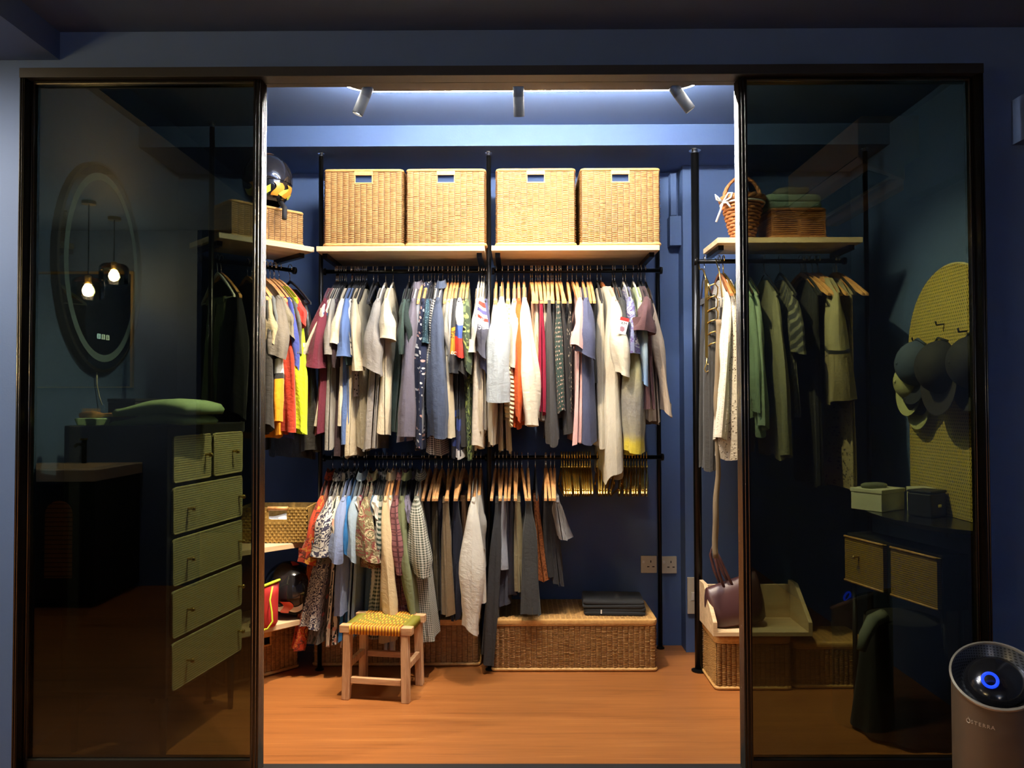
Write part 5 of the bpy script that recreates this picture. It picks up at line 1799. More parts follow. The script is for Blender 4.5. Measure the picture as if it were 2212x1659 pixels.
MATS['hblack'] = m_plain('black_lacquer', (0.012, 0.012, 0.014, 1), 0.15, 0.0, 0.6)
MATS['hvisor'] = m_plain('tinted_visor', (0.02, 0.018, 0.02, 1), 0.06, 0.0, 0.8)
MATS['hneon'] = m_plain('neon_yellow_graphic', S(226, 230, 90), 0.35)
MATS['hflame'] = m_plain('orange_graphic', S(236, 150, 50), 0.35)
hp = P(560, 400, 3.42)
helmet('motorcycle_helmet', 'black motorcycle helmet with orange and yellow flames on top corner basket', Matrix.Translation((hp.x, 3.53, ZS + 0.001 + 0.165 + 0.008)) @ Matrix.Rotation(math.radians(30), 4, 'Z'), MATS['hblack'], MATS['hvisor'], MATS['hneon'], 0.98, MATS['hflame'])
MATS['hwhite'] = m_plain('white_helmet_graphic', S(206, 200, 190), 0.35)
MATS['hred'] = m_plain('red_helmet_graphic', S(206, 70, 44), 0.35)
h2 = P(622, 1300, 3.60)
helmet('motorcycle_helmet', 'black motorcycle helmet with white and red graphics on the lowest corner shelf', Matrix.Translation((h2.x, 3.62, 0.277)) @ Matrix.Rotation(math.radians(48), 4, 'Z'), MATS['hblack'], MATS['hvisor'], MATS['hwhite'], 0.98, MATS['hred'])
# red sports pouch with neon cord
pp = P(565, 1290, 3.36)
t = thing('drawstring_pouch', 'red sports pouch with neon yellow cord on the lowest corner shelf', 'pouch', T(PX(566, 3.40, 1300), 3.42, 0.277))
MATS['redbag'] = m_plain('red_nylon', S(186, 44, 40), 0.6)
m = MB()
rings = []
for z, rx, ry, ox in ((0.0, 0.05, 0.035, 0.0), (0.02, 0.06, 0.045, 0.0), (0.08, 0.055, 0.04, 0.006), (0.14, 0.05, 0.03, 0.014), (0.19, 0.046, 0.016, 0.022)):
    rings.append([(ox + rx * math.cos(a) * (1 + 0.08 * math.sin(3 * a)), ry * math.sin(a), z + (0.02 * math.cos(a) if z > 0.18 else 0)) for a in (2 * PI * q / 20 for q in range(20))])
m.loft(rings)
m.obj('bag', MATS['redbag'], t, smooth=True)
MATS['neoncord'] = m_plain('neon_cord', S(206, 226, 60), 0.6)
m = MB()
m.tube([(0.022 + 0.05 * math.cos(a), 0.018 * math.sin(a), 0.188 + 0.02 * math.cos(a)) for a in (2 * PI * q / 24 for q in range(24))], 0.005, 6, closed=True)
m.tube([(0.05, -0.03, 0.185), (0.045, -0.05, 0.13), (0.055, -0.055, 0.08), (0.06, -0.06, 0.04), (0.04, -0.065, 0.008), (0.01, -0.07, 0.005)], 0.0042, 6)
m.tube([(-0.01, -0.035, 0.12), (-0.02, -0.055, 0.09), (-0.005, -0.06, 0.05), (-0.018, -0.06, 0.02), (0.0, -0.065, 0.005), (0.03, -0.07, 0.005)], 0.0042, 6)
m.tube([(0.0, -0.045, 0.10), (0.015, -0.058, 0.07), (0.0, -0.062, 0.055), (-0.012, -0.058, 0.075), (0.0, -0.045, 0.10)], 0.0042, 6)
m.obj('neon_cord', MATS['neoncord'], t, smooth=True)

# ================================================================== BROWN BAG IN THE TRAY
t = thing('handbag', 'dark brown leather handbag with tall handles lying in the tray', 'bag', T(PX(1590, 3.50, 1310), 3.49, tz + 0.0185, math.radians(6)))
MATS['brleather'] = m_plain('dark_brown_leather', S(74, 46, 46), 0.38, 0, 0.55)
m = MB()
rings = []
for z, hx_, hy_ in ((0.0, 0.115, 0.065), (0.015, 0.125, 0.075), (0.08, 0.128, 0.07), (0.15, 0.125, 0.045), (0.185, 0.12, 0.02), (0.19, 0.118, 0.008)):
    rings.append([(x, y, z + 0.02 * x / 0.12 * (z > 0.1)) for x, y in rounded_rect(hx_, hy_, min(hx_, hy_) * 0.6, 4)])
m.loft(rings, M=Matrix.Rotation(math.radians(-8), 4, 'Y') @ Matrix.Translation((0, 0, 0.012)))
m.obj('bag_body', MATS['brleather'], t, smooth=True)
for s in (-1, 1):
    m = MB()
    m.tube([(-0.062, s * 0.02, 0.16), (-0.095, s * 0.03, 0.24), (-0.112, s * 0.028, 0.31), (-0.108, s * 0.02, 0.345), (-0.085, s * 0.024, 0.30), (-0.05, s * 0.03, 0.22), (-0.02, s * 0.02, 0.165)], 0.0065, 8)
    m.obj('handle', MATS['brleather'], t, smooth=True)

# ================================================================== LEFT: CHEST OF DRAWERS BEHIND THE SMOKED GLASS
pn = P(366, 1000, 2.73)
pf = P(520, 1000, 3.215)
dirv = (pf - pn)
clen = dirv.length
cyaw = math.atan2(dirv.y, dirv.x)
ztop = 1.197
zbot = 0.235
t = thing('chest_of_drawers', 'tall black chest with cane fronted drawers behind the left smoked glass', 'chest', T(pn.x, pn.y, 0, cyaw - 0.0))
# local: x along the front (near to far), y away from the room (left), z up
cdp = 0.42
MATS['canel'] = m_cane_web('striped_cane_drawer_front', S(214, 206, 156), S(140, 128, 84), 0.0085, True)
MB().box(-0.012, clen + 0.012, 0.0, cdp, zbot - 0.01, ztop).obj('carcass', MATS['black_matt'], t, bevel=0.004)
for (a, b) in ((0.02, 0.03), (clen - 0.02, 0.03), (0.02, cdp - 0.03), (clen - 0.02, cdp - 0.03)):
    MB().tube([(a, b, 0.0), (a, b, zbot - 0.01)], [0.010, 0.016], 10).obj('leg', MATS['black_matt'], t, smooth=True)


def drawer_front(xa, xb, za, zb):
    o_ = rounded_rect(0.5 * (xb - xa), 0.5 * (zb - za), 0.012, 4)
    m = MB()
    m.loft([[(0.5 * (xa + xb) + p_ * f, y, 0.5 * (za + zb) + q_ * f) for p_, q_ in o_] for y, f in ((-0.0005, 1.0), (-0.008, 1.0), (-0.011, 0.985))])
    d_ = m.obj('drawer', MATS['canel'], t)
    bd = MB()
    bd.tube([(0.5 * (xa + xb) + p_, -0.009, 0.5 * (za + zb) + q_) for p_, q_ in o_], 0.0032, 6, closed=True)
    bd.obj('edge_bead', bpy.data.materials.get('pale_cane_edge') or m_plain('pale_cane_edge', S(206, 198, 150), 0.5), d_, smooth=True)
    return d_


def knob(parent, x, z):
    m = MB()
    m.tube([(x, -0.010, z), (x, -0.030, z)], 0.004, 8)
    m.lathe([(0.0, -0.008), (0.007, -0.006), (0.009, 0), (0.007, 0.006), (0.0, 0.008)], 10, Matrix.Translation((x, -0.034, z)) @ Matrix.Rotation(PI / 2, 4, 'X'))
    m.obj('knob', MATS['brass'], parent, smooth=True)


rows_ = 5
hgt = (ztop - 0.03 - zbot) / 5.0
z = ztop - 0.03
gap = 0.020
for r in range(5):
    zb = z - gap * 0.5
    za = z - hgt + gap * 0.5
    if r == 0:
        mid = clen * 0.53
        d1 = drawer_front(0.012, mid - 0.012, za, zb)
        knob(d1, mid - 0.05, 0.5 * (za + zb) + 0.005)
        d2 = drawer_front(mid + 0.012, clen - 0.008, za, zb)
        knob(d2, 0.5 * (mid + clen) + 0.03, 0.5 * (za + zb) + 0.005)
    else:
        d1 = drawer_front(0.012, clen - 0.008, za, zb)
        knob(d1, clen * 0.20, 0.5 * (za + zb))
        knob(d1, clen * 0.93, 0.5 * (za + zb))
    z -= hgt
CHM = T(pn.x, pn.y, 0, cyaw)
# folded mint towel overhanging the chest front
MATS['towel'] = m_plain('mint_towelling', S(176, 206, 160), 0.9, 0, 0.1)
t = thing('folded_towel', 'thick folded mint green towel on the tall chest', 'towel', CHM @ T(0.11, 0.09, ztop + 0.001, math.radians(-4)))
for k_, (z0_, th_, w_, off) in enumerate(((0.0, 0.036, 0.19, 0.02), (0.038, 0.050, 0.21, 0.0))):
    m = MB()
    rings = []
    n = 14
    for i in range(n + 1):
        f = i / n
        y = -0.17 + 0.31 * f + off
        hh = th_ * (0.55 + 0.45 * math.sin(PI * min(1, 0.15 + f * 0.9)) )
        zz_ = z0_ + 0.006 * math.sin(5 * f)
        rings.append([(-w_ / 2, y, zz_), (w_ / 2, y, zz_ + 0.004 * math.sin(7 * f)), (w_ / 2 + 0.012, y, zz_ + hh * 0.5), (w_ / 2 - 0.01, y, zz_ + hh), (0, y, zz_ + hh * 1.08), (-w_ / 2 + 0.01, y, zz_ + hh), (-w_ / 2 - 0.012, y, zz_ + hh * 0.5)])
    m.loft(rings)
    m.obj('fold', MATS['towel'], t, smooth=True)
bxp = P(225, 890, 3.02)
t = thing('black_box', 'black storage box on the tall chest below the round mirror', 'box', CHM @ T(0.30, 0.33, ztop + 0.001))
MB().box(-0.12, 0.12, -0.06, 0.06, 0, 0.085).obj('body', MATS['black_matt'], t, bevel=0.004)
MB().box(-0.122, 0.122, -0.062, 0.062, 0.0855, 0.099).obj('lid', MATS['black_matt'], t, bevel=0.003)
t = thing('cream_jar', 'small cream patterned jar on the tall chest', 'jar', CHM @ T(0.19, 0.235, ztop + 0.001))
MB().lathe([(0.022, 0), (0.024, 0.004), (0.024, 0.052)], 16).obj('body', m_plain('cream_marble', S(190, 160, 116), 0.5, var=0.4, scale=60), t, angle=40)
MB().lathe([(0.025, 0.053), (0.025, 0.064), (0.020, 0.068)], 16).obj('lid', m_plain('cream_lid', S(206, 176, 130), 0.5), t, angle=40)
t = thing('hair_brush', 'wooden hair brush lying on the tall chest', 'brush', CHM @ T(0.06, 0.315, ztop + 0.036, math.radians(80)))
m = MB()
m.tube([(-0.11, 0, 0), (-0.04, 0, 0.002), (0.0, 0, 0.0), (0.05, 0, 0), (0.11, 0, 0)], [0.007, 0.009, 0.008, 0.018, 0.012], 10)
m.obj('handle', MATS['hanger_wood'], t, smooth=True)
m = MB()
for q in range(10):
    for r_ in (-1, 0, 1):
        m.tube([(0.025 + q * 0.008, r_ * 0.007, 0.008), (0.025 + q * 0.008, r_ * 0.008, 0.026)], 0.0012, 4)
o = m.obj('bristles', MATS['cane'], t)
o['kind'] = 'stuff'
t = thing('soap_dish', 'pale mint tray under the hair brush on the tall chest', 'tray', CHM @ T(0.035, 0.34, ztop + 0.001, math.radians(80)))
MB().loft([[(x * f, y * f, z_) for x, y in rounded_rect(0.055, 0.035, 0.008)] for z_, f in ((0, 0.85), (0.022, 1.0), (0.024, 0.98), (0.012, 0.93))]).obj('dish', MATS['towel'], t, angle=40)
MB().box(-0.05, 0.05, -0.030, 0.030, 0.0125, 0.0255).obj('pad', MATS['towel'], t, bevel=0.003)

# ------------------------------------------------------------------ oval lit mirror on the left wall
my0, my1 = 1.80 * F / (1106 - 92), 1.80 * F / (1106 - 282)
myc = 0.5 * (my0 + my1)
mw = 0.5 * (my1 - my0)
mz0 = PZ(805, myc, 190)
mh = 0.45
t = thing('oval_mirror', 'oval wall mirror with glowing icons above the tall chest', 'mirror', T(XL, myc, mz0, 0))


def oval(rx, rz, n=48):
    return [(rx * math.cos(2 * PI * q / n), mh + rz * math.sin(2 * PI * q / n)) for q in range(n)]


m = MB()
m.loft([[(0.001, y, z_) for y, z_ in oval(mw, mh)], [(0.028, y, z_) for y, z_ in oval(mw, mh)], [(0.030, y, z_) for y, z_ in oval(mw - 0.012, mh - 0.012)], [(0.026, y, z_) for y, z_ in oval(mw - 0.014, mh - 0.014)]])
m.obj('frame', MATS['black_matt'], t, angle=30)
m = MB()
m.loft([[(0.0265, y, z_) for y, z_ in oval(mw - 0.014, mh - 0.014)], [(0.0275, y, z_) for y, z_ in oval(mw - 0.014, mh - 0.014)]])
MATS['mirror'] = m_plain('silvered_mirror', (0.8, 0.82, 0.82, 1), 0.02, 1.0, var=0.0)
m.obj('mirror_glass', MATS['mirror'], t)
m = MB()
ra, rb_ = oval(mw - 0.045, mh - 0.045), oval(mw - 0.075, mh - 0.075)
m.loft([[(0.0278, y, z_) for y, z_ in ra], [(0.0284, y, z_) for y, z_ in ra], [(0.0284, y, z_) for y, z_ in rb_], [(0.0278, y, z_) for y, z_ in rb_], [(0.0278, y, z_) for y, z_ in ra]], True, False, False)
m.obj('frosted_ring', m_plain('frosted_ring', S(120, 140, 150), 0.5), t)
MATS['icon_b'] = m_emit('blue_touch_icon', (0.5, 0.8, 1.0, 1), 3.0)
MATS['icon_w'] = m_emit('pale_touch_icon', (0.8, 0.95, 0.85, 1), 1.6)
iz = PZ(728, myc, 190) - mz0
for yy, mm in ((-0.035, 'icon_b'), (0.0, 'icon_w'), (0.035, 'icon_w')):
    m = MB()
    s_ = 0.010
    m.tube([(0.0292, yy - s_ * 0.8, iz - s_), (0.0292, yy + s_ * 0.8, iz - s_), (0.0292, yy + s_ * 0.8, iz + s_), (0.0292, yy - s_ * 0.8, iz + s_)], 0.0016, 4, closed=True)
    m.obj('touch_icon', MATS[mm], t)
m = MB()
m.tube([(0.012, -0.02, 0.002), (0.01, -0.015, -0.05), (0.012, 0.0, -0.10), (0.02, 0.01, -0.14)], 0.003, 6)
m.obj('power_cord', MATS['white_plastic'], t, smooth=True)
# dark green trousers on the hidden half of the corner rail
trousers(CORN, 'dull green trousers behind the left smoked glass', 490, (487, 905, 26), fab('dullg', S(110, 120, 92)), style='white', w=0.10, group=G4, hlabel='pale hanger carrying the dull green trousers')
garment(CORN, 'jacket', 'jacket', 'black coat behind the left smoked glass', 520, (512, 930, 40), fab('coatb', S(26, 26, 30)), (516, 900, 26, 'long', 0.9), style='wood', group=G4)

# ================================================================== RIGHT: VANITY CORNER BEHIND THE SMOKED GLASS
AX = 1.745
ay1, ay0 = AX * F / (1952 - 1106), 2.74
ayc = 0.5 * (ay0 + ay1)
ahw = 0.5 * (ay1 - ay0)
az0 = 0.815
aztop = 1.83
MATS['cane_web'] = m_cane_web('olive_gold_cane_webbing', S(196, 174, 92), S(66, 54, 22), 0.0135)
t = thing('cane_board', 'arched cane webbing panel on the right wall behind smoked glass', 'panel', T(AX, ayc, az0))
arch = [(-ahw, 0), (ahw, 0)] + [(ahw * math.cos(PI * q / 24), (aztop - az0 - ahw) + ahw * math.sin(PI * q / 24)) for q in range(25)]
m = MB()
m.loft([[(0.034, y, z_) for y, z_ in arch], [(0.004, y, z_) for y, z_ in arch], [(0.0, y * 0.99, z_ * 0.997) for y, z_ in arch]])
m.obj('webbing', MATS['cane_web'], t)
m = MB()
m.tube([(0.012, y, z_) for y, z_ in arch], 0.006, 6, closed=True)
m.obj('edging', bpy.data.materials['pale_cane_edge'], t, smooth=True)
hooks = []
for px, py in ((1978, 735), (2079, 715), (2030, 700)):
    yy = AX * F / (px - 1106)
    zz_ = PZ(py, yy, px)
    m = MB()
    m.tube([(0, yy - ayc, zz_ - az0), (-0.03, yy - ayc, zz_ - az0 - 0.004), (-0.036, yy - ayc, zz_ - az0 + 0.012)], 0.004, 6)
    m.obj('peg', MATS['black_metal'], t, smooth=True)
    hooks.append((yy, zz_))


def cap(label, y, z, col, brim_col=None, x=AX - 0.055, s=1.0, rot=0.0, tilt=0.0):
    """baseball cap hanging by its back strap: crown outwards, brim pointing down"""
    t = thing('baseball_cap', label, 'cap', Matrix.Translation((x, y, z)) @ Matrix.Rotation(rot, 4, 'X') @ Matrix.Rotation(tilt, 4, 'Z'), 'caps on the cane panel')
    c1 = m_plain('cap_cloth', col, 0.8)
    m = MB()
    m.grid(lambda u, v: (-0.085 * s * math.sin(PI * 0.5 * (1 - v)) * 1.0 + 0.02, 0.083 * s * math.cos(2 * PI * u) * math.sin(PI * (0.02 + 0.48 * v)) , -0.075 * s + 0.092 * s * math.sin(2 * PI * u) * math.sin(PI * (0.02 + 0.48 * v))), 28, 8)
    m.obj('crown', c1, t, smooth=True)
    m = MB()
    def br(u, v):
        a = PI * (0.08 + 0.84 * u)
        r0_, r1_ = 0.082 * s, 0.082 * s + 0.075 * s * math.sin(a) ** 0.6
        r = r0_ + (r1_ - r0_) * v
        return (0.012 - 0.018 * math.cos(2 * (u - 0.5)) * v, r * math.cos(a) * 0.96, -0.075 * s - r * math.sin(a) * 1.05)
    m.grid(br, 18, 5)
    m.grid(lambda u, v: Vector(br(u, v)) + Vector((0.004, 0, 0)), 18, 5)
    m.obj('brim', m_plain('cap_brim', brim_col or col, 0.8), t, smooth=True)
    m = MB()
    m.lathe([(0, 0.004), (0.006, 0.002), (0.007, -0.002)], 10, Matrix.Translation((-0.066 * s, 0, -0.075 * s)) @ Matrix.Rotation(-PI / 2, 4, 'Y'))
    m.obj('button', c1, t, smooth=True)
    m = MB()
    m.tube([(0.016, -0.04 * s, 0.01 * s), (0.004, 0, 0.024 * s), (0.016, 0.04 * s, 0.01 * s)], 0.005, 6)
    m.obj('strap', c1, t, smooth=True)
    return t


def at_board(px, py, x=AX):
    yy = x * F / (px - 1106)
    return yy, PZ(py, yy, px)


y_, z_ = at_board(1990, 745, AX - 0.05)
cap('navy blue cap hung in the middle of the cane panel', y_, z_, S(60, 74, 96), S(34, 38, 50), AX - 0.09, 1.05, math.radians(16))
y_, z_ = at_board(2042, 745, AX - 0.05)
cap('black cap with long brim in the middle of the cane panel', y_, z_, S(36, 36, 44), S(40, 36, 36), AX - 0.10, 1.15)
y_, z_ = at_board(2088, 735, AX - 0.05)
cap('black cap at the right of the cane panel', y_, z_, S(30, 30, 34), S(30, 30, 32), AX - 0.06, 1.1)
y_, z_ = at_board(1965, 790, AX - 0.05)
cap('pale olive cap at the left edge of the cane panel', y_, z_, S(170, 170, 120), S(176, 178, 124), AX - 0.07, 0.9, math.radians(10))
y_, z_ = at_board(1976, 830, AX - 0.03)
cap('dark cap with pale olive brim low on the cane panel', y_, z_, S(44, 42, 40), S(168, 170, 116), AX - 0.04, 0.8)

# half-moon shelf, boxes and low cane drawers
SZ = 0.795
t = thing('half_moon_shelf', 'black half moon shelf below the cane panel', 'shelf', T(XR, 3.13, SZ))
hm = [(-0.30 * math.sin(PI * q / 28) - 0.0, -0.44 * math.cos(PI * q / 28)) for q in range(29)]
m = MB()
m.loft([[(x - 0.002, y, 0) for x, y in hm], [(x - 0.002, y, 0.018) for x, y in hm]])
m.obj('top', MATS['black_gloss'], t, bevel=0.002)
for yy in (-0.25, 0.2):
    MB().box(-0.16, -0.003, yy - 0.01, yy + 0.01, -0.03, -0.0005).obj('bracket', MATS['black_matt'], t)
bz = SZ + 0.0185
MATS['wbox'] = m_plain('pale_card', S(206, 206, 176), 0.6)
bp = P(1890, 1105, 3.22)
t = thing('gift_box', 'pale square lidded box on the half moon shelf', 'box', T(bp.x + 0.05, 3.30, bz, math.radians(33)))
MB().box(-0.085, 0.085, -0.07, 0.07, 0, 0.075).obj('body', MATS['wbox'], t, bevel=0.002)
MB().box(-0.088, 0.088, -0.073, 0.073, 0.0755, 0.092).obj('lid', MATS['wbox'], t, bevel=0.002)
t = thing('glasses_case', 'grey soft glasses case on the pale square box', 'case', T(bp.x + 0.03, 3.29, bz + 0.093, math.radians(20)))
m = MB()
m.loft([[(x * f, y * f, z_) for x, y in rounded_rect(0.06, 0.026, 0.02)] for z_, f in ((0, 0.92), (0.008, 1.0), (0.016, 0.96), (0.021, 0.7))])
m.obj('case', m_plain('grey_felt', S(110, 116, 96), 0.9), t, smooth=True)
MB().tube([(-0.05, -0.024, 0.012), (0.05, -0.024, 0.012)], 0.0018, 5).obj('zip', MATS['chrome'], t)
t = thing('black_case', 'black hard case beside the pale box', 'case', T(bp.x + 0.155, 3.10, bz, math.radians(30)))
MB().box(-0.055, 0.055, -0.05, 0.05, 0, 0.095).obj('body', MATS['black_matt'], t, bevel=0.006)
MB().box(-0.056, 0.056, -0.051, 0.051, 0.0955, 0.106).obj('lid', MATS['black_matt'], t, bevel=0.004)
MB().box(-0.012, 0.012, -0.053, -0.0505, 0.04, 0.052).obj('latch', MATS['chrome'], t)
t = thing('flat_box', 'flat pale box lying behind the black case', 'box', T(1.698, 3.205, bz, math.radians(5)))
MB().box(-0.04, 0.04, -0.036, 0.036, 0, 0.085).obj('body', MATS['wbox'], t, bevel=0.002)
MB().box(-0.042, 0.042, -0.038, 0.038, 0.0855, 0.104).obj('lid', MATS['wbox'], t, bevel=0.002)

pa = P(1826, 1240, 3.36)
pb = P(2032, 1290, 2.86)
dd = pb - pa
ll = math.hypot(dd.x, dd.y)
ya = math.atan2(dd.y, dd.x)
t = thing('cane_drawer_unit', 'low black unit with two cane drawers under the half moon shelf', 'drawer unit', T(pa.x, pa.y, 0, ya))
MATS['cane_d'] = m_cane_web('ribbed_cane_drawer', S(178, 142, 66), S(96, 70, 26), 0.0085, True)
uz0, uz1 = 0.50, 0.69
# local x from the far left end towards the door, y towards the right wall
MB().box(0, ll, 0.012, 0.13, uz0 - 0.01, uz1 + 0.012).obj('carcass', MATS['black_matt'], t, bevel=0.003)
for (a, b, rim_) in ((0.01, ll * 0.46, True), (ll * 0.54, ll - 0.005, False)):
    m = MB()
    m.box(a, b, -0.010, 0.011, uz0, uz1)
    d_ = m.obj('drawer', MATS['cane_d'], t, bevel=0.002)
    m = MB()
    for zz_ in (uz0, uz1):
        m.tube([(a, -0.011, zz_), (b, -0.011, zz_)], 0.005, 6)
    m.obj('edge_bead', MATS['cane'], d_, smooth=True)
    if rim_:
        knob(d_, a + 0.38 * (b - a), 0.5 * (uz0 + uz1) + 0.02)
for (a, b) in ((0.02, 0.03), (ll - 0.02, 0.03), (0.02, 0.11), (ll - 0.02, 0.11)):
    MB().tube([(a, b, 0), (a, b, uz0 - 0.01)], 0.010, 8).obj('leg', MATS['black_matt'], t, smooth=True)

# dark draped stool pushed below, a pale sleeve trailing from it
sp_ = P(1965, 1420, 3.05)
t = thing('draped_stool', 'round stool draped in black cloth under the cane drawers', 'stool', T(PX(1950, 2.98, 1420), 2.98, 0))
m = MB()
m.grid(lambda u, v: ((0.135 + 0.05 * v + 0.010 * math.sin(9 * 2 * PI * u) * v) * math.cos(2 * PI * u), (0.135 + 0.05 * v + 0.010 * math.sin(9 * 2 * PI * u) * v) * math.sin(2 * PI * u), 0.44 - 0.425 * v), 54, 10)
m.obj('cloth_cover', fab('blkdrape', S(22, 22, 24)), t, smooth=True)
MB().lathe([(0.0, 0.455), (0.09, 0.452), (0.128, 0.44), (0.132, 0.42)], 28).obj('seat', fab('blkdrape', S(22, 22, 24)), t, smooth=True)
m = MB()
m.lathe([(0.05, 0.0), (0.05, 0.02), (0.03, 0.2), (0.03, 0.42)], 12)
m.obj('pedestal', MATS['black_matt'], t, smooth=True)
m = MB()
m.tube([(-0.10, -0.06, 0.462), (-0.15, -0.08, 0.45), (-0.19, -0.10, 0.40), (-0.215, -0.12, 0.35)], [0.026, 0.026, 0.022, 0.016], 10)
m.obj('trailing_sleeve', m_plain('grey_jersey_cloth', S(120, 124, 112), 0.9), t, smooth=True)

# dark basket with a green blanket on the shelf behind the right glass
zb = PZ(513, 3.34, 1560) + 0.001
xb0 = PX(1657, 3.42, 450)
basket('dark_basket', 'dark brown woven box on the shelf behind the right glass', T(xb0 + 0.13, 3.48, zb), 0.25, 0.19, 0.135, handle=False, colw=0.10, rowh=0.0095, mats=('brown_wicker', 'brown_wicker', 'brown_wicker'))
folded('folded_blanket', 'folded green blanket on the dark woven box', 'blanket', T(xb0 + 0.12, 3.48, zb + 0.143), 0.25, 0.17, 2, m_plain('sage_blanket', S(140, 156, 128), 0.95), 0.032, 0.03, seed=9)
folded('folded_shawl', 'grey brown shawl on top of the green blanket', 'shawl', T(xb0 + 0.125, 3.48, zb + 0.143 + 0.070), 0.15, 0.13, 1, m_plain('grey_shawl', S(110, 104, 88), 0.95), 0.034, 0.03, seed=3)

# ================================================================== AIR PURIFIER
Yp = 2.22
pcx = PX(2150, Yp, 1450)
rp = 0.5 * (PX(2234, Yp, 1600) - PX(2066, Yp, 1600))
ztp = PZ(1462, Yp, 2140)
t = thing('air_purifier', 'bronze grey tower air purifier with slanted round face and blue ring', 'air purifier', T(pcx, Yp, 0))
MATS['bronze'] = m_plain('bronze_grey_metal', S(118, 104, 86), 0.42, 0.35, 0.5, 0.04)
tl = math.radians(28)          # tilt of the face away from vertical-up towards the viewer
fi = math.radians(33)
nrm = Vector((-math.sin(tl) * math.sin(fi), -math.sin(tl) * math.cos(fi), math.cos(tl))).normalized()
ctr = Vector((0, 0, ztp))
seg = 48
low, up_ = [], []
for q in range(seg):
    a = 2 * PI * q / seg
    x, y = rp * math.cos(a), rp * math.sin(a)
    zc = ztp - (nrm.x * x + nrm.y * y) / nrm.z
    low.append((x, y, 0.012))
    up_.append((x, y, zc))
m = MB()
m.loft([[(x * 0.97, y * 0.97, 0.0) for x, y, z_ in low], low, up_], True, True, False)
m.obj('tower_body', MATS['bronze'], t, angle=40)
# slanted face: built in its own frame, an ellipse because the cut is slanted
ax1 = Vector((math.cos(fi), -math.sin(fi), 0.0)).normalized()
ax2 = nrm.cross(ax1).normalized()
Mf = Matrix((ax1, ax2, nrm)).transposed().to_4x4()
Mf.translation = ctr
sx1 = 1.0
sy1 = 1.0 / math.cos(tl)


def fring(r, zz_):
    return [Mf @ Vector((rp * r * sx1 * math.cos(2 * PI * q / seg), rp * r * sy1 * math.sin(2 * PI * q / seg), zz_)) for q in range(seg)]


m = MB()
m.loft([fring(1.0, -0.003), fring(1.045, 0.004), fring(1.04, 0.010), fring(0.985, 0.011), fring(0.97, 0.004)], True, False, False)
m.obj('rim', m_plain('champagne_metal_rim', S(206, 198, 180), 0.25, 0.6), t, angle=50)


def m_mesh():
    k = NT('perforated_grille')
    v = k.coord('Object', (420, 420, 420))
    x, y, z = k.sep(v)
    h = k.math('MULTIPLY', k.math('LESS_THAN', k.math('ABSOLUTE', k.math('SINE', x)), 0.75), k.math('LESS_THAN', k.math('ABSOLUTE', k.math('SINE', z)), 0.75))
    return k.fin(k.mix(h, (0.10, 0.11, 0.13, 1), (0.03, 0.034, 0.04, 1)), 0.3, 0.6)


m = MB()
m.loft([fring(0.97, 0.006), fring(0.80, -0.022), fring(0.76, -0.026)], True, False, True)
m.obj('grille', m_mesh(), t, angle=50)
m = MB()
m.loft([fring(0.72, -0.026), fring(0.70, -0.010), fring(0.64, 0.000), fring(0.55, 0.009), fring(0.40, 0.018), fring(0.2, 0.024), fring(0.02, 0.026)], True, False, True)
m.obj('display_dome', MATS['hblack'], t, smooth=True)
# glowing ring
MATS['blue_glow'] = m_emit('blue_status_ring', (0.01, 0.06, 1.0, 1), 1.3)
MATS['blue_glow'].node_tree.nodes['Principled BSDF'].inputs['Base Color'].default_value = (0.01, 0.02, 0.1, 1)
m = MB()
rc = Mf @ Vector((-0.012, -0.046, 0.030))
dn = (CAM - (rc + Vector((pcx, Yp, 0)))).normalized()
e1 = dn.cross(Vector((0, 0, 1))).normalized()
e2 = dn.cross(e1)
m.tube([rc + e1 * (0.0185 * math.cos(2 * PI * q / 28)) + e2 * (0.0185 * math.sin(2 * PI * q / 28)) for q in range(28)], 0.0042, 6, closed=True)
m.obj('status_ring', MATS['blue_glow'], t, smooth=True)
# maker's lettering wrapped round the tower
MATS['letter'] = m_plain('pale_lettering', S(214, 200, 176), 0.5)
lz = PZ(1580, Yp - rp, 2120)
a0 = -PI / 2 - fi - math.radians(19)
xs = [2104 + 7.6 * i for i in range(7)]
for i, ch in enumerate('\u0000STERRA'):
    ang = a0 + (i - 3) * 0.0105 / rp
    p_ = Vector(((rp + 0.0006) * math.cos(ang), (rp + 0.0006) * math.sin(ang), lz))
    R = Matrix.Translation(p_) @ Matrix.Rotation(ang + PI / 2, 4, 'Z') @ Matrix.Rotation(PI / 2, 4, 'X')
    if i == 0:                # drop-shaped emblem
        m = MB()
        pts = [(0.0055 * math.cos(2 * PI * q / 20), 0.0055 * math.sin(2 * PI * q / 20) + (0.006 if q == 5 else 0), 0) for q in range(20)]
        m.tube(pts, 0.0013, 5, closed=True)
        o = m.obj('emblem', MATS['letter'], t, M=R)
    else:
        o = mk('lettering', text_mesh(ch, 0.0145), t, R)
        o.data.materials.append(MATS['letter'])

# ================================================================== BEDROOM THINGS SEEN AS REFLECTIONS IN THE GLASS
def mir(y):
    return 2 * YG - y


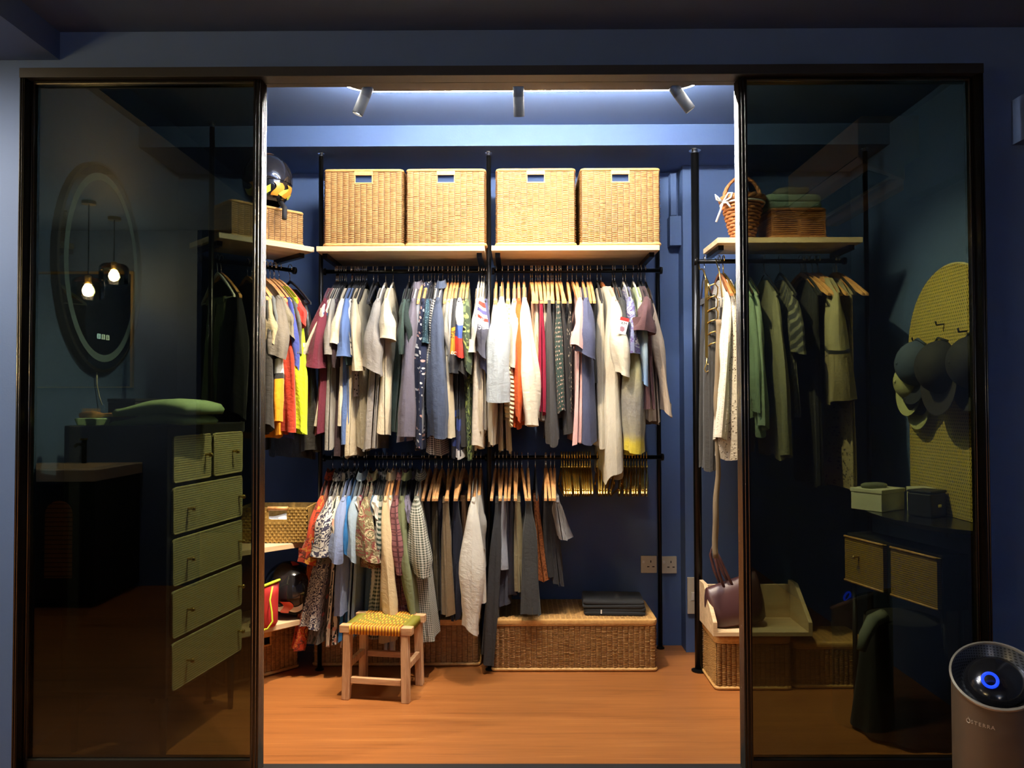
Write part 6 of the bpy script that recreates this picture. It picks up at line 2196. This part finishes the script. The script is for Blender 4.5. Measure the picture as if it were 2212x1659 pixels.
# split air conditioner on the bedroom's right wall
acz = 2.565
yv0 = F * (acz - 1.28) / (868 - 248)
yv1 = F * (acz - 1.28) / (868 - 375)
acx = PX(1853, yv0, 250)
y0_, y1_ = mir(yv1), mir(yv0)
t = thing('air_conditioner', 'white wall mounted air conditioner reflected in the right smoked glass', 'air conditioner', T(BXR - 0.001, y0_, 2.265))
dp = BXR - acx
MATS['acw'] = m_plain('warm_white_plastic', S(226, 210, 180), 0.4)
prof = [(0, 0.30), (-dp + 0.02, 0.30), (-dp, 0.285), (-dp, 0.115), (-dp + 0.02, 0.085), (-dp * 0.35, 0.02), (-dp * 0.2, 0.0), (0, 0.0)]
ln = y1_ - y0_
m = MB()
m.loft([[(x, 0, z_) for x, z_ in prof], [(x, ln, z_) for x, z_ in prof]])
m.obj('casing', MATS['acw'], t, bevel=0.004)
m = MB()
m.loft([[(x - 0.003, 0.02 + f, z_ - 0.003) for x, z_ in ((-dp * 0.80, 0.062), (-dp * 0.48, 0.034), (-dp * 0.46, 0.030), (-dp * 0.80, 0.057))] for f in (0, ln - 0.04)])
m.obj('air_outlet', MATS['dark_hole'], t)
m = MB()
m.box(-dp * 0.46, -dp * 0.36, 0.02, ln - 0.02, 0.012, 0.016)
m.obj('louver', m_plain('pale_louver', S(206, 204, 198), 0.4), t)
MB().box(-dp - 0.0015, -dp + 0.001, 0.01, ln - 0.01, 0.113, 0.116).obj('panel_seam', MATS['dark_hole'], t)

# wash basin vanity against the wall beside the camera, facing the doors
vx1 = PX(205, 4.72, 1030)
vx0 = -3.55
vyf, vyb = mir(4.72), -0.038
vz = 0.79
t = thing('vanity_unit', 'black wash stand with cane arch doors reflected in the left smoked glass', 'vanity', T(0.5 * (vx0 + vx1), 0.5 * (vyf + vyb), 0))
hw, hd = 0.5 * (vx1 - vx0), 0.5 * (vyf - vyb)
MB().box(-hw + 0.02, hw - 0.02, -hd, hd - 0.04, 0.03, vz - 0.001).obj('cabinet', MATS['black_matt'], t, bevel=0.003)
MATS['cane_v'] = m_cane_web('brown_cane_inlay', S(170, 112, 52), S(84, 50, 20), 0.014)
for px0, px1 in ((102, 161), (-40, 19)):
    xa, xb = PX(px0, 4.76, 1100), PX(px1, 4.76, 1100)
    za, zb = 0.19, 0.67
    r_ = 0.5 * (xb - xa)
    xc = 0.5 * (xa + xb) - 0.5 * (vx0 + vx1)
    ar = [(xc - r_, za), (xc + r_, za)] + [(xc + r_ * math.cos(PI * q / 14), zb - r_ + r_ * math.sin(PI * q / 14)) for q in range(15)]
    dr = MB().box(xc - r_ - 0.06, xc + r_ + 0.06, hd - 0.039, hd - 0.022, 0.06, vz - 0.04).obj('door', MATS['black_matt'], t, bevel=0.002)
    m = MB()
    m.loft([[(x, hd - 0.0215, z_) for x, z_ in ar], [(x, hd - 0.016, z_) for x, z_ in ar]])
    m.obj('cane_inlay', MATS['cane_v'], dr)
for px in (50, 80):
    xx = PX(px, 4.76, 1085) - 0.5 * (vx0 + vx1)
    m = MB()
    m.lathe([(0.004, 0), (0.004, 0.012), (0.014, 0.018), (0.014, 0.026), (0.008, 0.030)], 14, Matrix.Translation((xx, hd - 0.022, 0.66)) @ Matrix.Rotation(-PI / 2, 4, 'X'))
    m.obj('knob', MATS['chrome'], t, smooth=True)
bs = thing('wash_basin', 'cream slab wash basin on the black wash stand', 'basin', T(0.5 * (vx0 + vx1), 0.5 * (vyf + vyb), vz))
m = MB()
o_ = rounded_rect(hw, hd, 0.01)
i_ = rounded_rect(hw - 0.12, hd - 0.09, 0.05)
m.loft([[(x, y, 0) for x, y in o_], [(x, y, 0.072) for x, y in o_], [(x, y, 0.072) for x, y in i_], [(x * 0.93, y * 0.9, 0.015) for x, y in i_]], True, True, True)
m.obj('basin', m_plain('cream_ceramic', S(226, 212, 180), 0.25), bs, bevel=0.003)
fx_ = PX(163, 5.15, 985)
t = thing('tap', 'tall dark tap on the wash basin', 'tap', T(fx_, vyb + 0.075, vz + 0.073))
MB().tube([(0, 0, 0), (0, 0, 0.16)], 0.016, 12).obj('column', MATS['black_metal'], t, smooth=True)
MB().tube([(0, 0.01, 0.13), (0, 0.09, 0.135), (0, 0.11, 0.12)], 0.010, 10).obj('spout', MATS['black_metal'], t, smooth=True)
MB().box(-0.017, 0.017, -0.017, 0.03, 0.1605, 0.172).obj('lever', MATS['brass'], t, bevel=0.002)
t = thing('shell_ornament', 'ribbed brown ornament in a saucer on the wash basin', 'ornament', T(PX(64, 4.95, 1000), vyf - 0.16, vz + 0.0735))
MB().lathe([(0.03, 0), (0.055, 0.004), (0.062, 0.012), (0.05, 0.010)], 20).obj('saucer', MATS['white_plastic'], t, smooth=True)
m = MB()
m.grid(lambda u, v: ((0.048 + 0.006 * math.sin(11 * 2 * PI * u)) * math.sin(PI * (0.03 + 0.94 * v)) * math.cos(2 * PI * u), (0.048 + 0.006 * math.sin(11 * 2 * PI * u)) * math.sin(PI * (0.03 + 0.94 * v)) * math.sin(2 * PI * u), 0.065 - 0.052 * math.cos(PI * (0.03 + 0.94 * v))), 44, 12)
m.obj('shell', m_plain('brown_shell', S(170, 140, 92), 0.5, var=0.3, scale=40), t, smooth=True)

# framed mirror over the basin
t = thing('wall_mirror', 'large rectangular mirror with thin pale frame above the wash basin', 'mirror', T(0, -0.0395, 0))
rx0, rx1 = -3.5, PX(281, 5.30, 700)
rz0, rz1 = PZ(835, 5.30, 200), PZ(591, 5.30, 200)
MB().box(rx0, rx1, 0.0, 0.012, rz0, rz1).obj('mirror_glass', MATS['mirror'], t)
m = MB()
e = 0.016
m.box(rx0 - e, rx1 + e, 0.0, 0.026, rz1, rz1 + e)
m.box(rx0 - e, rx1 + e, 0.0, 0.026, rz0 - e * 0.5, rz0)
m.box(rx1, rx1 + e, 0.0, 0.026, rz0, rz1)
m.box(rx0 - e, rx0, 0.0, 0.026, rz0, rz1)
m.obj('frame', m_plain('pale_brass_frame', S(190, 170, 130), 0.3, 0.7), t)

# two amber glass pendants in front of it: the bedroom's own light
MATS['amber'] = m_glass('amber_clear_glass', (0.98, 0.86, 0.55, 1), 1.5)
MATS['bulb'] = m_emit('warm_bulb', (1.0, 0.76, 0.46, 1), PENDANT_POWER * 22.0)


def pendant(px, py, Yv, label):
    p_ = P(px, py, Yv)
    t = thing('pendant_lamp', label, 'lamp', T(p_.x, mir(Yv), p_.z), 'glass pendant lamps')
    MB().tube([(0, 0, 0.09), (0, 0, ZC - 0.10 - p_.z - 0.02)], 0.003, 6).obj('cord', MATS['black_matt'], t)
    MB().lathe([(0.04, ZC - 0.10 - p_.z - 0.02), (0.04, ZC - 0.10 - p_.z)], 16).obj('ceiling_rose', MATS['brass'], t)
    MB().lathe([(0.018, 0.045), (0.018, 0.09), (0.006, 0.095)], 14).obj('socket', MATS['brass'], t, smooth=True)
    MB().lathe([(0.002, -0.035), (0.022, -0.028), (0.032, -0.006), (0.030, 0.012), (0.016, 0.04)], 16).obj('bulb', MATS['bulb'], t, smooth=True)
    m = MB()
    m.lathe([(0.02, 0.085), (0.07, 0.075), (0.088, 0.055), (0.090, 0.0), (0.088, -0.045)], 28, cap=False)
    m.obj('glass_shade', MATS['amber'], t, smooth=True)


pendant(190, 628, 4.55, 'amber glass pendant lamp nearer the mirror middle')
pendant(246, 596, 4.95, 'amber glass pendant lamp at the upper right of the mirror')

# wall lamp on the rear bedroom wall, behind the viewer
t = thing('downlight', 'recessed ceiling downlight in the left bedroom bulkhead', 'lamp', T(-2.6, 1.75, 2.5))
MB().lathe([(0.048, -0.004), (0.048, 0.0), (0.038, 0.0), (0.036, -0.004)], 24, cap=False).obj('trim_ring', MATS['white_plastic'], t, smooth=True)
MB().lathe([(0.0, -0.0015), (0.036, -0.0015)], 24, cap=False).obj('lens', MATS['lens'], t)
ld = bpy.data.lights.new('downlight_beam', 'SPOT')
ld.energy = DOWNLIGHT_POWER
ld.color = (1.0, 0.86, 0.68)
ld.spot_size = math.radians(85)
ld.spot_blend = 1.0
ld.shadow_soft_size = 0.03
lo = bpy.data.objects.new('downlight_beam', ld)
lo.location = (0, 0, -0.008)
lo.rotation_euler = Vector((0.72, 0.92, -1.0)).to_track_quat('-Z', 'Y').to_euler()
COL.objects.link(lo)
lo.parent = t
t = thing('wall_lamp', 'cream drum shaded wall lamp on the bedroom wall opposite the doors', 'lamp', T(-0.25, YREAR, 1.75))
MB().lathe([(0.05, 0), (0.05, 0.015)], 20, Matrix.Rotation(-PI / 2, 4, 'X')).obj('backplate', MATS['brass'], t, angle=40)
MB().tube([(0, 0.012, 0), (0, 0.14, 0), (0, 0.15, 0.05)], 0.007, 8).obj('arm', MATS['brass'], t, smooth=True)
m = MB()
m.lathe([(0.13, 0.05), (0.10, 0.25)], 28, Matrix.Translation((0, 0.15, 0)), cap=False)
shade = NT('cream_lamp_shade')
shade.b.inputs['Transmission Weight'].default_value = 0.0
shade.b.inputs['Emission Color'].default_value = (1.0, 0.78, 0.5, 1)
shade.b.inputs['Emission Strength'].default_value = 1.6
m.obj('shade', shade.fin(S(236, 214, 176), 0.8), t, smooth=True)
MB().lathe([(0.002, 0.09), (0.025, 0.10), (0.03, 0.13), (0.012, 0.16)], 14, Matrix.Translation((0, 0.15, 0))).obj('bulb', MATS['bulb'], t, smooth=True)
ld = bpy.data.lights.new('wall_lamp_light', 'POINT')
ld.energy = WALL_LAMP_POWER
ld.color = (1.0, 0.87, 0.70)
ld.shadow_soft_size = 0.06
lo = bpy.data.objects.new('wall_lamp_light', ld)
lo.location = (0, 0.15, 0.2)
COL.objects.link(lo)
lo.parent = t
